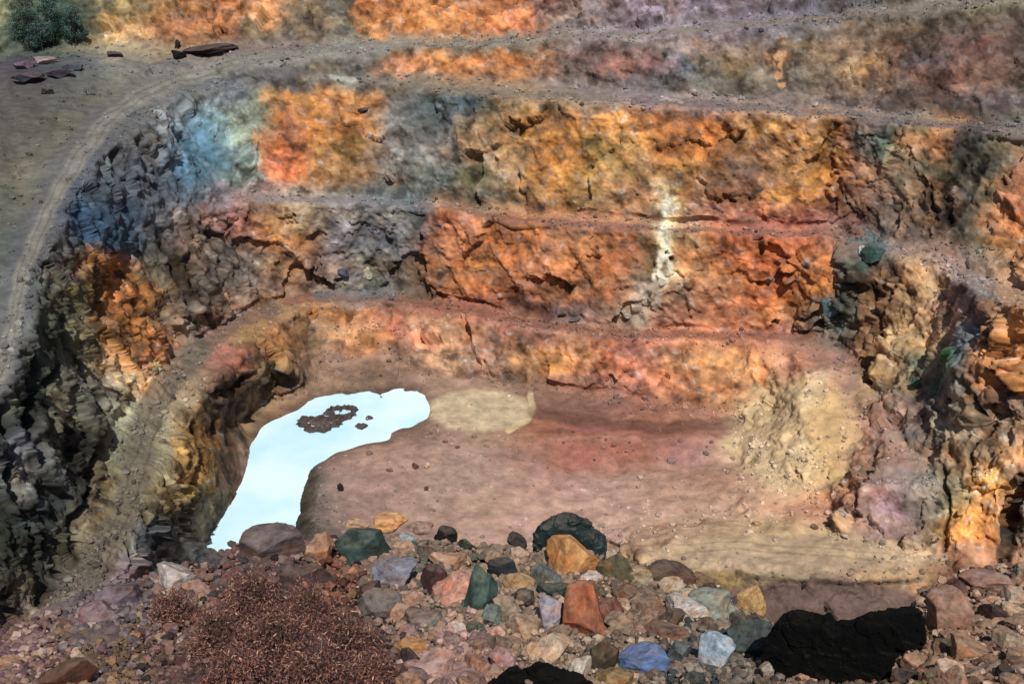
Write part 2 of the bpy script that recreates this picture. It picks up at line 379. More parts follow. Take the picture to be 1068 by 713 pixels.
# ------------------------------------------------------------------ mineral colours of ground, walls and benches, crag shade and far haze mixed in (survey notes by row)
ROWS = {
8:"0 7f8566 20 6f7a60 35 4f6a5c 60 4a6458 85 5c6654 110 8a7c58 130 a08a5a 160 a08058 200 c08048 230 cc7a42 260 c8864e 285 dc9a62 310 a08260 340 6a625a 362 665c52 375 c87c3c 420 c87a3a 450 d08a48 500 c87c44 535 c47848 545 8a6258 575 7a5a50 600 84706e 650 8a7688 700 9a8496 730 847890 780 7a6a78 840 6e6878 880 6a6468 950 70645c 1000 6e6656 1040 7c7460 1068 847a64",
30:"0 878a6c 20 68745e 35 50695a 65 4c675a 90 68705c 112 c49a62 135 d0a068 160 c49260 190 c8845a 215 d08a54 240 bc7844 262 84745c 300 8a7460 340 84705e 362 5e6258 380 d09050 420 d4863e 460 d68c48 500 cc7c44 535 c47448 548 9a6850 570 7a6a66 610 847678 660 88788a 700 8e7a86 720 847880 760 7c6c78 800 6a6070 850 6c6464 900 7c6858 950 74604e 1000 705e54 1068 6e5a50",
47:"0 6c7260 30 46564e 70 6a6c58 110 b09a74 140 a89270 180 9a7c5c 215 a87c58 245 8a6c56 270 8c7464 340 7c746a 380 7c7060 420 80766a 500 7a7264 560 847264 620 8a7c7c 680 8a7a7c 740 88706a 800 7c6658 850 86705c 900 886c58 950 6e5248 1000 5e4a48 1035 6c4840 1068 4e403e",
68:"0 504c58 30 44404c 70 4c5058 110 6a6c70 160 7a776e 190 746f66 230 8c8474 270 8c8474 310 8a8070 345 7c7468 370 5e6264 395 8a7466 415 c07a50 450 cc8648 500 cc8244 540 cc8040 570 bc7c48 590 846860 620 7a5c5a 650 946458 680 946e70 705 66748a 730 6a6c66 760 8a7250 790 86705c 805 86705c 812 c89468 820 86705c 830 7c7068 870 9a7e60 900 a07c58 940 6e5450 980 6a5c66 1005 7c5a50 1040 72584c 1068 5a4a48",
88:"0 5c4e54 30 4a4550 60 6a6a66 100 6c6b66 140 85806e 165 968c78 200 7a7870 240 646a70 280 6c6c70 320 7c726c 360 8a8478 380 6e6860 430 7c6c5c 480 8a6c54 540 8c7058 590 7c6c66 640 7a6a68 690 706a74 730 787268 780 7c7468 830 7a7068 870 8a7060 910 8a7058 950 785c50 1000 80584a 1040 725a4c 1068 64504a",
105:"0 625a58 40 605c58 80 6c6a62 120 8c846c 150 857f70 180 6a7074 210 6e7880 240 5c6670 262 7c7c70 280 b8864c 310 c88844 345 cc8a48 380 c4864c 410 6c6058 440 56626a 480 4a5a62 510 7a7058 540 a88454 580 9a7a5c 630 907866 680 88747a 720 8a7474 780 84706a 850 80706c 900 7a6866 960 6e5a58 1010 685656 1068 6c626c",
130:"0 625e56 40 66614f 75 847c66 105 847c68 120 7a7a78 145 5a6068 170 7a8088 195 6f8ea0 220 6a8e9c 245 8a9888 265 98a494 285 c48048 305 d88040 340 cc883c 375 c07e3c 395 b8865a 410 7c7a78 440 6c7074 470 6c7278 490 968060 520 b0845a 545 b08040 580 d08c3c 630 dc9440 660 d8903c 700 c87c34 740 c87a34 775 d49048 800 dca058 835 c49064 860 cc8a48 885 a07858 910 84706c 940 7a7870 970 a07850 990 a8784e 1010 5a4640 1040 5a5850 1068 7c746c",
155:"0 5c5a50 35 746c5c 65 847c66 90 6c6e6c 115 50545c 140 54565e 165 807c78 195 6490b0 215 5a8cac 235 7a9090 262 8ea8a8 280 b88460 300 d87436 340 a8783c 375 a47c40 395 b0845c 415 8c8684 450 8a868a 480 a8896c 500 a88460 525 9a7c58 550 c88840 590 d88c34 620 a88440 650 cca060 700 c07830 740 c87c38 775 b08050 800 b88458 830 d08c44 850 e0a44c 880 c88450 905 84787a 930 5c786c 960 a07c54 985 b0744a 1005 3e3a38 1030 3c3c38 1050 7a7464 1068 8a6a58",
180:"0 5c594e 30 7c7460 55 7c7868 80 64707c 110 4c5058 140 4a4e58 165 5a6270 195 5484a4 215 5a7484 245 6a7c7c 270 80908c 290 c87440 305 d86c34 330 b88450 370 b08048 395 a08068 420 84827c 450 6c7c7c 480 7a7a5c 505 6c6a44 530 a08468 555 cc8c3c 580 dc9438 610 d0983c 640 c09454 680 a47a50 720 b07c3c 755 88685a 780 8a6454 810 c08850 835 d89838 860 d88c40 885 c08460 910 a07a60 940 8a7054 965 5c5448 990 6c5c44 1010 34342e 1040 4a463c 1068 a46c48",
202:"0 5e5c50 30 7c745f 50 6c6c62 80 44546a 110 485664 140 5c5c64 165 586070 190 54667a 220 686c7a 250 786c74 280 8c7068 310 a48a78 350 7c7870 390 70747a 430 60707a 460 8c7460 490 6c6450 520 7c6c58 550 a87c50 580 c08848 610 a48458 640 a07850 680 a07058 695 e0c890 712 b08050 750 98684c 790 a8704c 820 cc8c40 850 d08844 880 b47c5c 910 9a7868 945 8a745c 975 9a6c48 1000 484038 1030 6c604e 1068 b46c44",
228:"0 605e54 20 6c6a62 40 70706c 75 33506e 100 32527a 130 445a6c 155 727480 180 7c6c68 205 5c5048 230 8c605a 260 a06458 285 b88a5c 310 a8906c 345 948c90 370 8c8c94 400 8c8a90 430 54626c 460 b86c44 490 a86e50 520 b07040 560 ac703c 600 a86e4c 640 b07448 675 a88060 695 e0cc98 715 c0906c 750 a86448 800 a8604c 850 985a4c 890 885e58 920 806a60 955 907058 985 38342e 1010 544c3c 1040 a8744c 1068 c47c44",
252:"0 62645c 20 5e6461 40 5c5a58 70 5c5e60 85 3c5068 110 345070 140 3e5468 160 4c5458 185 6a5448 210 6c5c50 240 6c6058 262 a87458 285 d08848 305 cc8c54 330 9a7a64 355 84808a 385 74788a 410 70747a 440 8a6458 465 b8764c 500 b8703c 540 c07030 580 b07048 620 b0764c 650 a8663c 678 7a6244 695 dcd0a8 715 b08a5c 750 cc7440 800 cc6c34 840 c86c40 880 8c6c5c 905 4c6464 930 7c6a68 960 8c6c5c 990 5c4c44 1015 7c7058 1040 a87848 1068 a86c38",
278:"0 62675c 20 5c6660 45 50504e 75 5a544e 95 a8743c 115 b87838 140 b8702c 155 6c4c28 175 545448 200 6c5444 225 4c4848 250 7a6c68 275 a88058 300 b8845c 330 8a6c60 360 84787a 385 a0a090 410 8a7468 440 84664c 465 a86434 495 cc8444 530 b8703c 570 b0704c 610 b8743c 650 b06c40 680 8a6c48 695 c8b898 712 b88c60 750 c07844 790 cc6c34 820 d08040 850 d07c34 875 8a7060 900 3c5a58 920 88644a 945 a8825c 975 8a6c60 1010 84706c 1045 a07858 1068 9a6840",
302:"0 646a60 25 5c645e 50 484c46 72 484438 95 6c6440 115 a8702c 135 b0682a 160 9a6024 180 5c4830 205 54504c 230 5c5048 250 786860 280 7c6258 310 84644f 340 84705e 375 74787c 400 7c7470 430 8a6c5c 470 a46c44 510 b0683a 550 a86c4c 600 ac7048 640 b87040 668 b09888 690 a08874 720 a87454 760 b87448 800 cc7034 825 e08830 850 c88450 870 5c6464 895 7a6450 915 6c4c30 940 a8845c 965 b08c60 990 8c7060 1020 6c6468 1045 9a7458 1068 9a7a60",
325:"0 646a62 25 5a6460 45 464a44 70 3c3e34 95 6a6448 115 a8743c 140 a8662a 160 9a6228 180 74604a 205 7c6a60 235 826a60 262 a06c3c 285 8c6c4c 310 a8784c 335 c8844c 360 b07850 385 a8704c 410 a0684c 440 985c44 480 9c5c44 520 9a5c48 560 9a6450 590 786064 620 8a6454 660 b0a08c 690 a87c68 730 a86c4c 780 b8704c 815 d08444 835 a87c58 855 586c70 880 586c68 900 846040 920 8a6040 945 b08c60 975 a8825c 1000 8a6c5c 1020 685c60 1045 9a6c40 1068 a86c38",
350:"0 666a62 22 5a605c 42 3c443e 65 34382e 90 4c4e40 110 6a6040 130 a8702e 160 a06428 178 a07048 205 806a5c 235 84605a 262 a07844 290 a87040 315 7a6450 340 b8804c 370 b87c48 400 c07444 430 b0644a 460 c08c64 490 a87858 530 9a6450 570 8a5c50 610 a06c48 650 8a5440 690 b46c50 730 bc7044 770 b06848 810 a8644c 840 84685c 870 6c6860 895 8a6a4c 912 5c3e24 935 b08c5c 960 b89468 985 8c7460 1005 5c6468 1025 5c6064 1045 a0682e 1068 b07034",
375:"0 5e625a 20 4a4e4a 40 2e342e 62 2c2e28 85 4a4840 105 6c6450 130 a07444 150 c88048 175 c87844 195 8a6a54 225 8c5e50 245 a8604a 262 6c4c38 290 a87840 320 846450 345 8a685c 375 84604c 410 886858 440 9a745c 465 c09470 490 a88070 520 a87c60 550 b8844c 580 cc8c48 610 bc7c4c 640 a05c40 680 b8745c 720 c8905c 760 d0945c 800 c08054 830 a86c50 860 94685c 885 9a6c5c 905 6c4830 930 b08c64 960 70705c 985 3c5c4c 1010 54646c 1035 a8703c 1068 a86830",
400:"0 4e524c 20 363c38 45 2a2e2a 65 46443a 85 4a4a44 110 7a766a 135 9a7c54 160 c88454 175 8c6c54 200 846c54 225 6c4c38 245 5c4434 270 8a7050 300 8a6c50 330 84644c 370 6c5444 410 705444 450 846454 480 846454 520 80604c 560 7c5444 600 8c5c48 640 9a6454 680 b46e50 720 c48458 760 c88c54 790 a87448 820 c09870 845 d8b088 870 b88860 890 a07868 915 b8925c 945 86745c 965 4c6260 985 586460 1010 6c6058 1035 a0683a 1068 9a6834",
425:"0 3e423e 20 303634 45 2c302c 65 54503e 90 343630 115 787664 140 7c7a66 165 847860 195 846c4c 215 5c4834 240 4c3828 262 846848 290 946c50 330 8a6c5c 380 8a7060 420 8a7060 460 94745c 500 90705a 545 84604c 560 7c5444 600 7c5444 640 885848 680 905a44 720 9a6444 760 a87048 785 b89468 815 d4b48c 845 d8b47c 870 d8ac64 890 a8805c 920 98705c 945 a08070 970 5c6470 1000 7c705c 1025 4c3c30 1045 7c5c44 1068 6c5444",
450:"0 34383c 30 3a3c44 60 4c4a44 85 34342e 110 5c5c4c 140 74745c 165 7c7052 190 8a6c3c 210 6c4c28 235 4c3828 260 846850 300 84645c 350 8c7060 400 94705c 450 947060 500 a07c60 560 94583c 600 8c5040 640 945848 680 945440 720 945c4c 760 a87868 790 c09878 820 d0b088 850 dcb870 870 d89c58 895 a8705c 925 9a7468 950 947868 975 6c6468 1005 847460 1030 8c6c50 1050 7c6450 1068 6c5440",
475:"0 3a3e44 30 54545c 55 403e3c 80 302e28 105 5c5844 140 6c6a50 170 74664c 190 a07c40 210 94702e 235 6c4c34 260 8a6c5c 320 6c5c54 350 947064 400 a07868 450 9a7868 500 98786a 540 9a6c5c 580 9a5c48 620 945444 660 9a5c44 700 94605c 740 a07468 775 bc9074 805 d4a880 835 e0c07c 860 d89450 890 b07c5c 920 946c54 940 a0705c 970 8a7060 1000 84684c 1025 5c4c3c 1050 a8784c 1068 b0743c",
500:"0 3a4048 25 84847e 45 6c7070 65 2e3434 90 342f2a 110 6a6048 140 6c6248 165 6c5c3c 185 a07c3c 210 a07c3c 235 7c5c44 255 8a6454 320 5c5448 350 8c7068 400 a0786c 450 98786a 500 9c7c6c 550 a87c6c 590 a8786c 630 a88070 690 a87c68 740 a87860 780 c09070 820 d0a078 850 d89860 880 b07c60 910 8c7060 945 84706c 970 7a7060 995 94784c 1010 c88c3c 1035 d09440 1050 94744c 1068 5c4c44",
530:"0 2c3028 30 343a3c 60 303838 85 44423c 105 6c5c44 130 64583c 155 544c38 175 5c4c34 200 64583c 225 7c6c50 320 544c44 350 7c645c 400 987468 450 a07c6c 500 a8826c 550 b08474 600 b08474 660 b48878 720 b48870 760 b88c70 800 bc8c6c 850 c08058 890 a07868 920 94707c 950 84746c 975 7a7464 995 947c4c 1015 d08c38 1035 cc8a3c 1055 3c342e 1068 94847c",
558:"0 242a26 30 343a36 55 383c3a 80 54503e 105 584c38 125 54503e 145 545c68 170 44484c 195 5c503c 215 6c5c48 320 4c443c 400 8c6c60 500 a88070 560 b08474 640 b88c78 680 bc9474 720 b89470 760 c09c70 820 c09c6c 870 b49068 900 9a7464 930 8a6c68 960 80685c 985 8c6c44 1010 cc8a3c 1035 b87838 1055 2e2826 1068 7c6c60",
580:"0 282c26 30 3a3a30 60 4c4a3c 85 4c4434 110 544a44 140 4c4c54 170 5c5450 215 6c5c54 640 b08c6c 680 b49064 740 c0a070 800 c4a470 870 bc9868 930 a88058 970 947050 1000 946448 1040 a07458 1068 946c54",
602:"0 343430 40 4c483a 80 544c44 120 5c4c54 700 a08460 760 a08858 800 94805c 850 84705c 900 a88058 940 a88460 970 94704c 1010 8c5c48 1068 94704c",
625:"0 34342c 50 54483c 780 6c5c4c 810 6c5448 850 7c6458 890 846a60 930 947464 1000 a07458",
660:"0 6a5548 1068 6a5548",
}
rv = sorted(ROWS)
gu = np.arange(-200, 1300, 2.0)
tab = []
for r in rv:
    t = ROWS[r].split()
    uk = [float(q) for q in t[0::2]]; ck = s2l(np.array([hexrgb(q) for q in t[1::2]]))
    tab.append(np.stack([np.interp(gu, uk, ck[:, i]) for i in range(3)], -1))
tab = np.array(tab)                                   # rows, gu, 3
GAIN = 0.81
wu = fbm(X * .07 + 2, Y * .07, Z * .09, 3) * 26 + scree * 10 + fbm(X * .22, Y * .22, Z * .22, 4, .6) * 16 + fbm(X * .9, Y * .9, Z * .9, 2) * 5
wv = fbm(X * .07 + 22, Y * .07, Z * .09, 3) * 9 + fbm(X * .22 + 40, Y * .22, Z * .22 + 9, 4, .6) * 11 + fbm(X * .9 + 7, Y * .9, Z * .9, 2) * 4
sandm = ((UU - 500) / 52) ** 2 + ((VV - 430) / 25) ** 2
qu = np.clip((UU + wu + 200) / 2, 0, len(gu) - 1.001)
qv = np.interp(VV + wv, rv, np.arange(len(rv)))
qv = np.clip(qv, 0, len(rv) - 1.001)
iu, iv = qu.astype(int), qv.astype(int)
fu, fv = (qu - iu)[..., None], (qv - iv)[..., None]
fv = fv * fv * (3 - 2 * fv)
C = (tab[iv, iu] * (1 - fu) + tab[iv, iu + 1] * fu) * (1 - fv) + (tab[iv + 1, iu] * (1 - fu) + tab[iv + 1, iu + 1] * fu) * fv
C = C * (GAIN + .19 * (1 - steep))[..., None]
def lum_mix(c, k):
    g = c.mean(-1, keepdims=True)
    return g + (c - g) * k
# rock grows richer in iron or paler from block to block
C = C * (1 + .22 * sstep(322, 345, VV) * sstep(425, 400, VV) * sstep(310, 360, UU) * sstep(860, 800, UU) + .18 * area(845, 450, 60, 55))[..., None]
big = fbm(X * .35, Y * .35, Z * .45, 4, .65)[..., None]
vein = np.clip(ridged(X * .22 + 5, Y * .22, Z * .3, 4, .6) - .75, 0, 1)[..., None]
C = C * (1 + (.5 * scree + .45 * rnd(cidb, 59)) * steep)[..., None]
chip = ((cid2 * 7 % 61) / 61.0 - .5)[..., None] * (.25 + .75 * steep[..., None])
streak = (((cit * 11 % 47) / 47. - .5) * 1.0 + ((cis * 3 % 43) / 43. - .5) * .7)[..., None] * (left * steep)[..., None]
chip2 = ((cid * 5 % 53) / 53.0 - .5)[..., None] * steep[..., None]
C = C * np.clip(1 + .75 * big * (0.4 + .6 * steep[..., None]) + .32 * chip + .22 * chip2 + .8 * streak - .36 * vein * steep[..., None], .25, 1.6)
C = C * (1 - .35 * vein * steep[..., None] * np.array([0, .35, .6]))
C = C * (1 - .62 * fissure[..., None])  # crevice shade painted into the carved fissures
warm = (fbm(X * .3 + 50, Y * .3, Z * .4, 4, .6) * steep)[..., None]
lum = C.mean(-1, keepdims=True)
C = np.where(warm > 0, C * (1 + warm * np.array([.22, .05, -.3])), C + (lum * np.array([1.0, .93, .92]) - C) * np.clip(-warm * .5, 0, .3))
pale = np.clip(fbm(X * .8 + 9, Y * .8, Z * .8 + 30, 3, .6) - .33, 0, 1)[..., None] * 2.0 * steep[..., None]
C = C + (lum * 1.9 + .03 - C) * np.clip(pale, 0, .6)
C = lum_mix(C, (.77 + .09 * steep)[..., None]) * np.array([.97, 1.0, .96])
# pale sand, road tracks and other marks that follow traced lines
def paint_line(pts, hw, hexc, k, wob=3.0, broken_up=False):
    global C
    d = np.full(UU.shape, 1e9)
    u_, v_ = UU + wu * .12 * wob / 3 + wx * .5, VV + wv * .12 * wob / 3 + wy * .5
    for (a, b_), (c, e) in zip(pts[:-1], pts[1:]):
        L = (c - a) ** 2 + (e - b_) ** 2
        t = np.clip(((u_ - a) * (c - a) + (v_ - b_) * (e - b_)) / L, 0, 1)
        d = np.minimum(d, np.hypot(u_ - a - t * (c - a), v_ - b_ - t * (e - b_)))
    m_ = sstep(hw * 1.25, hw * .6, d) * k
    if broken_up: m_ = m_ * sstep(-.28, .12, fbm(X * .9, Y * .9, Z * .55, 3)) * 1.2
    m_ = np.clip(m_, 0, 1)[..., None]
    C = C * (1 - m_) + s2l(np.array(hexrgb(hexc))) * .7 * m_ * (1 + .5 * big * .4)
def paint_oval(u, v, ru, rv_, hexc, k, soft=.12, wob=.35):
    global C
    d = np.hypot((UU + wu * wob - u) / ru, (VV + wv * wob - v) / rv_)
    m_ = (sstep(1 + soft, 1 - soft, d) * k)[..., None]
    C = C * (1 - m_) + s2l(np.array(hexrgb(hexc))) * .7 * m_ * (1 + .5 * big * .4)
paint_line([(400,51),(470,46),(560,40),(640,36),(720,31),(800,22),(880,15),(960,8),(1068,-3)], 3.2, "8c8074", .75)
paint_line([(250,75),(300,73),(340,79),(400,86),(450,92),(500,94),(560,98),(640,104)], 3.5, "7c746a", .6)
paint_line([(660,104),(740,110),(830,116),(900,124),(980,130),(1068,136)], 4.5, "7a6c6a", .7)
paint_line([(345,81),(368,83)], 3, "b0b0a8", .8)
paint_line([(690,104),(712,107)], 2.2, "b4a8a4", .8)
paint_line([(270,209),(340,208),(400,209),(450,214)], 3.5, "7c767a", .7)
paint_line([(460,216),(520,226),(600,235),(700,241),(800,243),(900,246)], 3.5, "8c6458", .75)
paint_line([(300,312),(350,309),(420,313),(500,326),(560,338),(620,346),(700,348),(800,350),(850,352)], 5, "8a5c4a", .7)
paint_line([(330,308),(370,306),(410,309)], 5, "70747a", .6)
paint_line([(285,322),(250,336),(222,356),(200,378)], 9, "7e685c", .75)
shore = sstep(.75, .1, P[..., 2]) * sstep(190, 230, VV) * sstep(200, 230, UU) * sstep(470, 430, UU) * (1 - steep * .6)
C = C * (1 - .42 * shore[..., None])
paint_oval(112, 236, 52, 26, "3c5268", .55, .35, .8)
paint_oval(150, 190, 40, 34, "545a66", .45, .4, .8)
paint_oval(206, 158, 34, 36, "58809a", .45, .4, .8)
paint_oval(40, 120, 90, 50, "66645e", .5, .4, .8)
paint_oval(500, 428, 54, 22, "ccb898", .92, .12, .05)
paint_line([(553,412),(556,425),(550,438),(530,449)], 3.4, "dcc69c", .85, 1)
paint_oval(826, 578, 152, 20, "b8a084", .9, .1, .15)
paint_line([(690,574),(760,566),(860,572),(960,584)], 5, "c4ac8a", .5, 2)
paint_oval(850, 630, 110, 26, "6e5a54", .9, .12, .3)
paint_line([(770,598),(830,606),(890,608),(960,604)], 3, "54443a", .6, 2)
paint_line([(697,212),(693,235),(696,262),(688,290)], 9, "e8e2cc", .9, 16, True)
paint_line([(684,300),(676,318),(662,330)], 11, "b4a492", .7, 16, True)
paint_line([(556,430),(620,440),(700,447),(770,440)], 7, "5c4034", .55, 3)  # shadow band along the wall foot, painted into the ground colour
paint_oval(826, 456, 66, 56, "d8be94", .85, .22, .7)
paint_oval(862, 452, 26, 44, "dab070", .5, .4, .8)
paint_oval(868, 448, 24, 40, "d0ac80", .4, .3, .8)
paint_line([(568,459),(620,455),(680,458),(730,458)], 2, "a8806c", .6, 1)
paint_line([(812,58),(812,72),(814,84)], 5, "c89c74", .8, 8, True)
# shaded left walls hold lighter rock than they look
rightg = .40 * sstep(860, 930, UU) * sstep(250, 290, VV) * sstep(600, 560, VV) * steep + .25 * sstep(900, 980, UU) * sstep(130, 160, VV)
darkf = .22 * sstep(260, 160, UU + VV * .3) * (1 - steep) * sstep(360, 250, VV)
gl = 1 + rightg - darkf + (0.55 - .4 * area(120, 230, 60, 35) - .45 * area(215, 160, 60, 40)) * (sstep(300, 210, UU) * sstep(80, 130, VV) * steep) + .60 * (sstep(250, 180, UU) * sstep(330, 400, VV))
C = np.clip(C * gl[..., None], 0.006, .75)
paint_line([(-60,470),(0,390),(14,340),(22,290),(38,245),(60,200),(85,160),(115,124),(150,98),(190,80),(240,69),(300,61)], 24, "66636a", .5, 3)
paint_line([(-60,470),(0,390),(14,340),(22,290),(38,245),(60,200),(85,160),(115,124),(150,98),(190,80),(240,69),(300,61),(350,56),(400,52)], 9, "8a877f", .92)
paint_line([(-60,462),(3,388),(17,340),(25,292),(41,247),(63,203),(88,163),(117,127),(152,101),(191,83),(241,72)], 1.2, "6c665a", .6, 2)
paint_line([(-66,478),(-4,392),(10,338),(19,288),(35,243),(57,197),(82,157),(112,121),(148,95),(189,77),(239,66)], 1.2, "6c665a", .6, 2)
paint_line([(205,366),(178,392),(160,420),(150,450),(142,490),(130,535),(106,585),(80,625)], 17, "766c5e", .85, 3)
for du_ in (-7, 6): paint_line([(176+du_,410),(160+du_,440),(146+du_,480),(132+du_,530),(108+du_,580)], 1.4, "544c3c", .5, 2)
for dv_ in (-5, 3): paint_line([(700,574+dv_),(770,570+dv_),(850,575+dv_),(930,584+dv_)], 1.0, "94805e", .55, 2)
C = np.clip(C, .006, .8)

# ------------------------------------------------------------------ materials
def mat_ground(name, bump=0.5, rough=.95):
    m = bpy.data.materials.new(name); m.use_nodes = True
    n = m.node_tree.nodes; l = m.node_tree.links
    b = n["Principled BSDF"]
    b.inputs["Roughness"].default_value = rough
    b.inputs["Specular IOR Level"].default_value = .2
    at = n.new("ShaderNodeAttribute"); at.attribute_name = "tint"
    tc = n.new("ShaderNodeTexCoord")
    nz = n.new("ShaderNodeTexNoise"); nz.inputs["Scale"].default_value = 0.55; nz.inputs["Detail"].default_value = 12; nz.inputs["Roughness"].default_value = .72
    l.new(tc.outputs["Object"], nz.inputs["Vector"])
    mr = n.new("ShaderNodeMapRange"); mr.inputs[1].default_value = .3; mr.inputs[2].default_value = .7; mr.inputs[3].default_value = .62; mr.inputs[4].default_value = 1.38
    l.new(nz.outputs["Fac"], mr.inputs[0])
    mx = n.new("ShaderNodeMix"); mx.data_type = 'RGBA'; mx.blend_type = 'MULTIPLY'; mx.inputs[0].default_value = 1
    l.new(at.outputs["Color"], mx.inputs[6]); l.new(mr.outputs[0], mx.inputs[7])
    l.new(mx.outputs[2], b.inputs["Base Color"])
    bp = n.new("ShaderNodeBump"); bp.inputs["Strength"].default_value = bump; bp.inputs["Distance"].default_value = .35
    l.new(nz.outputs["Fac"], bp.inputs["Height"]); l.new(bp.outputs[0], b.inputs["Normal"])
    return m
M_GROUND = mat_ground("weathered_rock", .6)

def np_mesh(name, V, Fq, mat, tint=None, smooth=True, extra=None):
    me = bpy.data.meshes.new(name)
    V = np.ascontiguousarray(V, np.float32); Fq = np.ascontiguousarray(Fq, np.int32)
    k = Fq.shape[1]
    me.vertices.add(len(V)); me.vertices.foreach_set("co", V.ravel())
    me.loops.add(Fq.size); me.loops.foreach_set("vertex_index", Fq.ravel())
    me.polygons.add(len(Fq)); me.polygons.foreach_set("loop_start", np.arange(0, Fq.size, k, dtype=np.int32))
    me.polygons.foreach_set("use_smooth", np.full(len(Fq), smooth, bool))
    me.update(calc_edges=True)
    if tint is not None:
        a = me.color_attributes.new("tint", 'FLOAT_COLOR', 'POINT')
        a.data.foreach_set("color", np.concatenate([tint, np.ones((len(V), 1))], 1).astype(np.float32).ravel())
    me.materials.append(mat)
    o = bpy.data.objects.new(name, me)
    COL.objects.link(o)
    return o

def structure(o):
    o["kind"] = "structure"; return o

def tag(o, label, cat, group=None, kind=None):
    o["label"] = label; o["category"] = cat
    if group: o["group"] = group
    if kind: o["kind"] = kind
    return o

# zone of every quad
def line_v(ln, u):
    ks = sorted([(a, b) for a, b, c in ln]); return np.interp(u, [k[0] for k in ks], [k[1] for k in ks])
Uc = UU[:-1, :-1] + wx[:-1, :-1]; Vc = VV[:-1, :-1] + wy[:-1, :-1]
zone = np.full(Uc.shape, 0, int)                       # 0 rock face upper
st = steep[:-1, :-1] > .45
top_toe = line_v(LINES[4], Uc); b3 = line_v(LINES[6], Uc); b2 = line_v(LINES[12], Uc); 
b1 = line_v([p for p in LINES[14] if p[0] > 150], Uc); t1 = line_v(LINES[17], Uc)
names = ["far_ground", "top_rock_face", "short_rock_face", "upper_rock_face", "middle_rock_face", "lower_rock_face",
         "haul_road", "quarry_bench", "pit_floor", "left_rock_face", "ramp_road", "right_rock_face", "sand_flat"]
zone[Vc < -40] = 0
zone[(Vc >= -40) & (Vc < top_toe)] = 1
zone[(Vc >= top_toe) & (Vc < b3)] = 2
zone[(Vc >= b3) & (Vc < b2)] = 3
zone[(Vc >= b2) & (Vc < b1)] = 4
zone[(Vc >= b1) & (Vc < t1 + 2)] = 5
zone[(Vc >= t1 + 2)] = 8
lz = (Uc < 235) & (Vc > 60)
zone[lz] = 9
flat = ~st
zone[flat & np.isin(zone, [3, 4, 5]) & (Vc < 400)] = 7
zone[flat & (zone == 2) & (Uc > 0)] = 6
zone[flat & (zone == 9)] = 6
zone[flat & (zone == 6) & (Vc > 330) & (Uc > 70)] = 10
zone[(Uc > 880) & (Vc > 262)] = 11
zone[(Uc > 640) & (Vc > 500) & (zone == 11) & flat] = 8
sandc = sandm[:-1, :-1] < 1
zone[sandc & (Uc > 448)] = 12
led = (((Uc - 830) / 160) ** 2 + ((Vc - 582) / 25) ** 2 < 1)
zone[led] = 12
ii = np.arange(NU * NV).reshape(NV, NU)
quads = np.stack([ii[:-1, :-1], ii[1:, :-1], ii[1:, 1:], ii[:-1, 1:]], -1)
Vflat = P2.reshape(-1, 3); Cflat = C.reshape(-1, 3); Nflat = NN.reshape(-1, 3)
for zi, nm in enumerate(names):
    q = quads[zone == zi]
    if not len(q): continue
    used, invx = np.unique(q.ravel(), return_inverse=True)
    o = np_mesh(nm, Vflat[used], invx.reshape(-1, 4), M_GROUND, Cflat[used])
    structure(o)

# the wide ground that carries on beyond the surveyed pit
def sheet(name, ring_in, ring_out, mat, col):
    n = len(ring_in)
    V = np.array([tuple(p) for p in ring_in] + [tuple(p) for p in ring_out])
    Fq = np.array([[i, i + 1, n + i + 1, n + i] for i in range(n - 1)])
    return structure(np_mesh(name, V, Fq, mat, np.tile(np.array(col), (len(V), 1))))
L_ = P2[:, 0][::6]; R_ = P2[:, -1][::6]
lo = [Vector((p[0] - 500, p[1] + 0, 45 if p[2] < 60 else p[2])) for p in L_]
ro = [Vector((p[0] + 500, p[1] + 0, 48 if p[2] < 60 else p[2])) for p in R_]
sheet("side_ground", L_, lo, M_GROUND, (.12, .09, .06))
sheet("side_ground", R_, ro, M_GROUND, (.13, .09, .06))
tp = P2[0][::8]
sheet("distant_ground", tp, [Vector((p[0] * 4, p[1] * 4 + 3000, 60)) for p in tp], M_GROUND, (.12, .1, .07))

# ------------------------------------------------------------------ pond
m = bpy.data.materials.new("milky_skylit_water"); m.use_nodes = True
n = m.node_tree.nodes; l = m.node_tree.links; b = n["Principled BSDF"]
tc = n.new("ShaderNodeTexCoord"); nz = n.new("ShaderNodeTexNoise"); nz.inputs["Scale"].default_value = .09; nz.inputs["Detail"].default_value = 6
l.new(tc.outputs["Object"], nz.inputs["Vector"])
cr = n.new("ShaderNodeValToRGB")
cr.color_ramp.elements[0].position = .35; cr.color_ramp.elements[0].color = (.44, .69, .78, 1)  # milky tone, made bright to carry the sky's reflection in the colour
cr.color_ramp.elements[1].position = .6; cr.color_ramp.elements[1].color = (.61, .78, .85, 1)
l.new(nz.outputs["Fac"], cr.inputs[0]); l.new(cr.outputs[0], b.inputs["Base Color"])
b.inputs["Roughness"].default_value = .12; b.inputs["IOR"].default_value = 1.33
wvn = n.new("ShaderNodeTexNoise"); wvn.inputs["Scale"].default_value = 2.2; wvn.inputs["Detail"].default_value = 3
l.new(tc.outputs["Object"], wvn.inputs["Vector"])
bp = n.new("ShaderNodeBump"); bp.inputs["Strength"].default_value = .15; bp.inputs["Distance"].default_value = .05
l.new(wvn.outputs["Fac"], bp.inputs["Height"]); l.new(bp.outputs[0], b.inputs["Normal"])
M_WATER = m
out = [(180,650),(205,578),(220,545),(235,515),(247,480),(254,458),(268,440),(294,419),(328,406),(370,400),(420,398),(462,400),
       (466,410),(462,426),(452,440),(438,450),(420,458),(402,462),(356,475),(332,490),(326,507),(320,532),(314,555),(310,650)]
pts = [sight(u, v, 0.0) for u, v in out]
import bmesh
bm = bmesh.new()
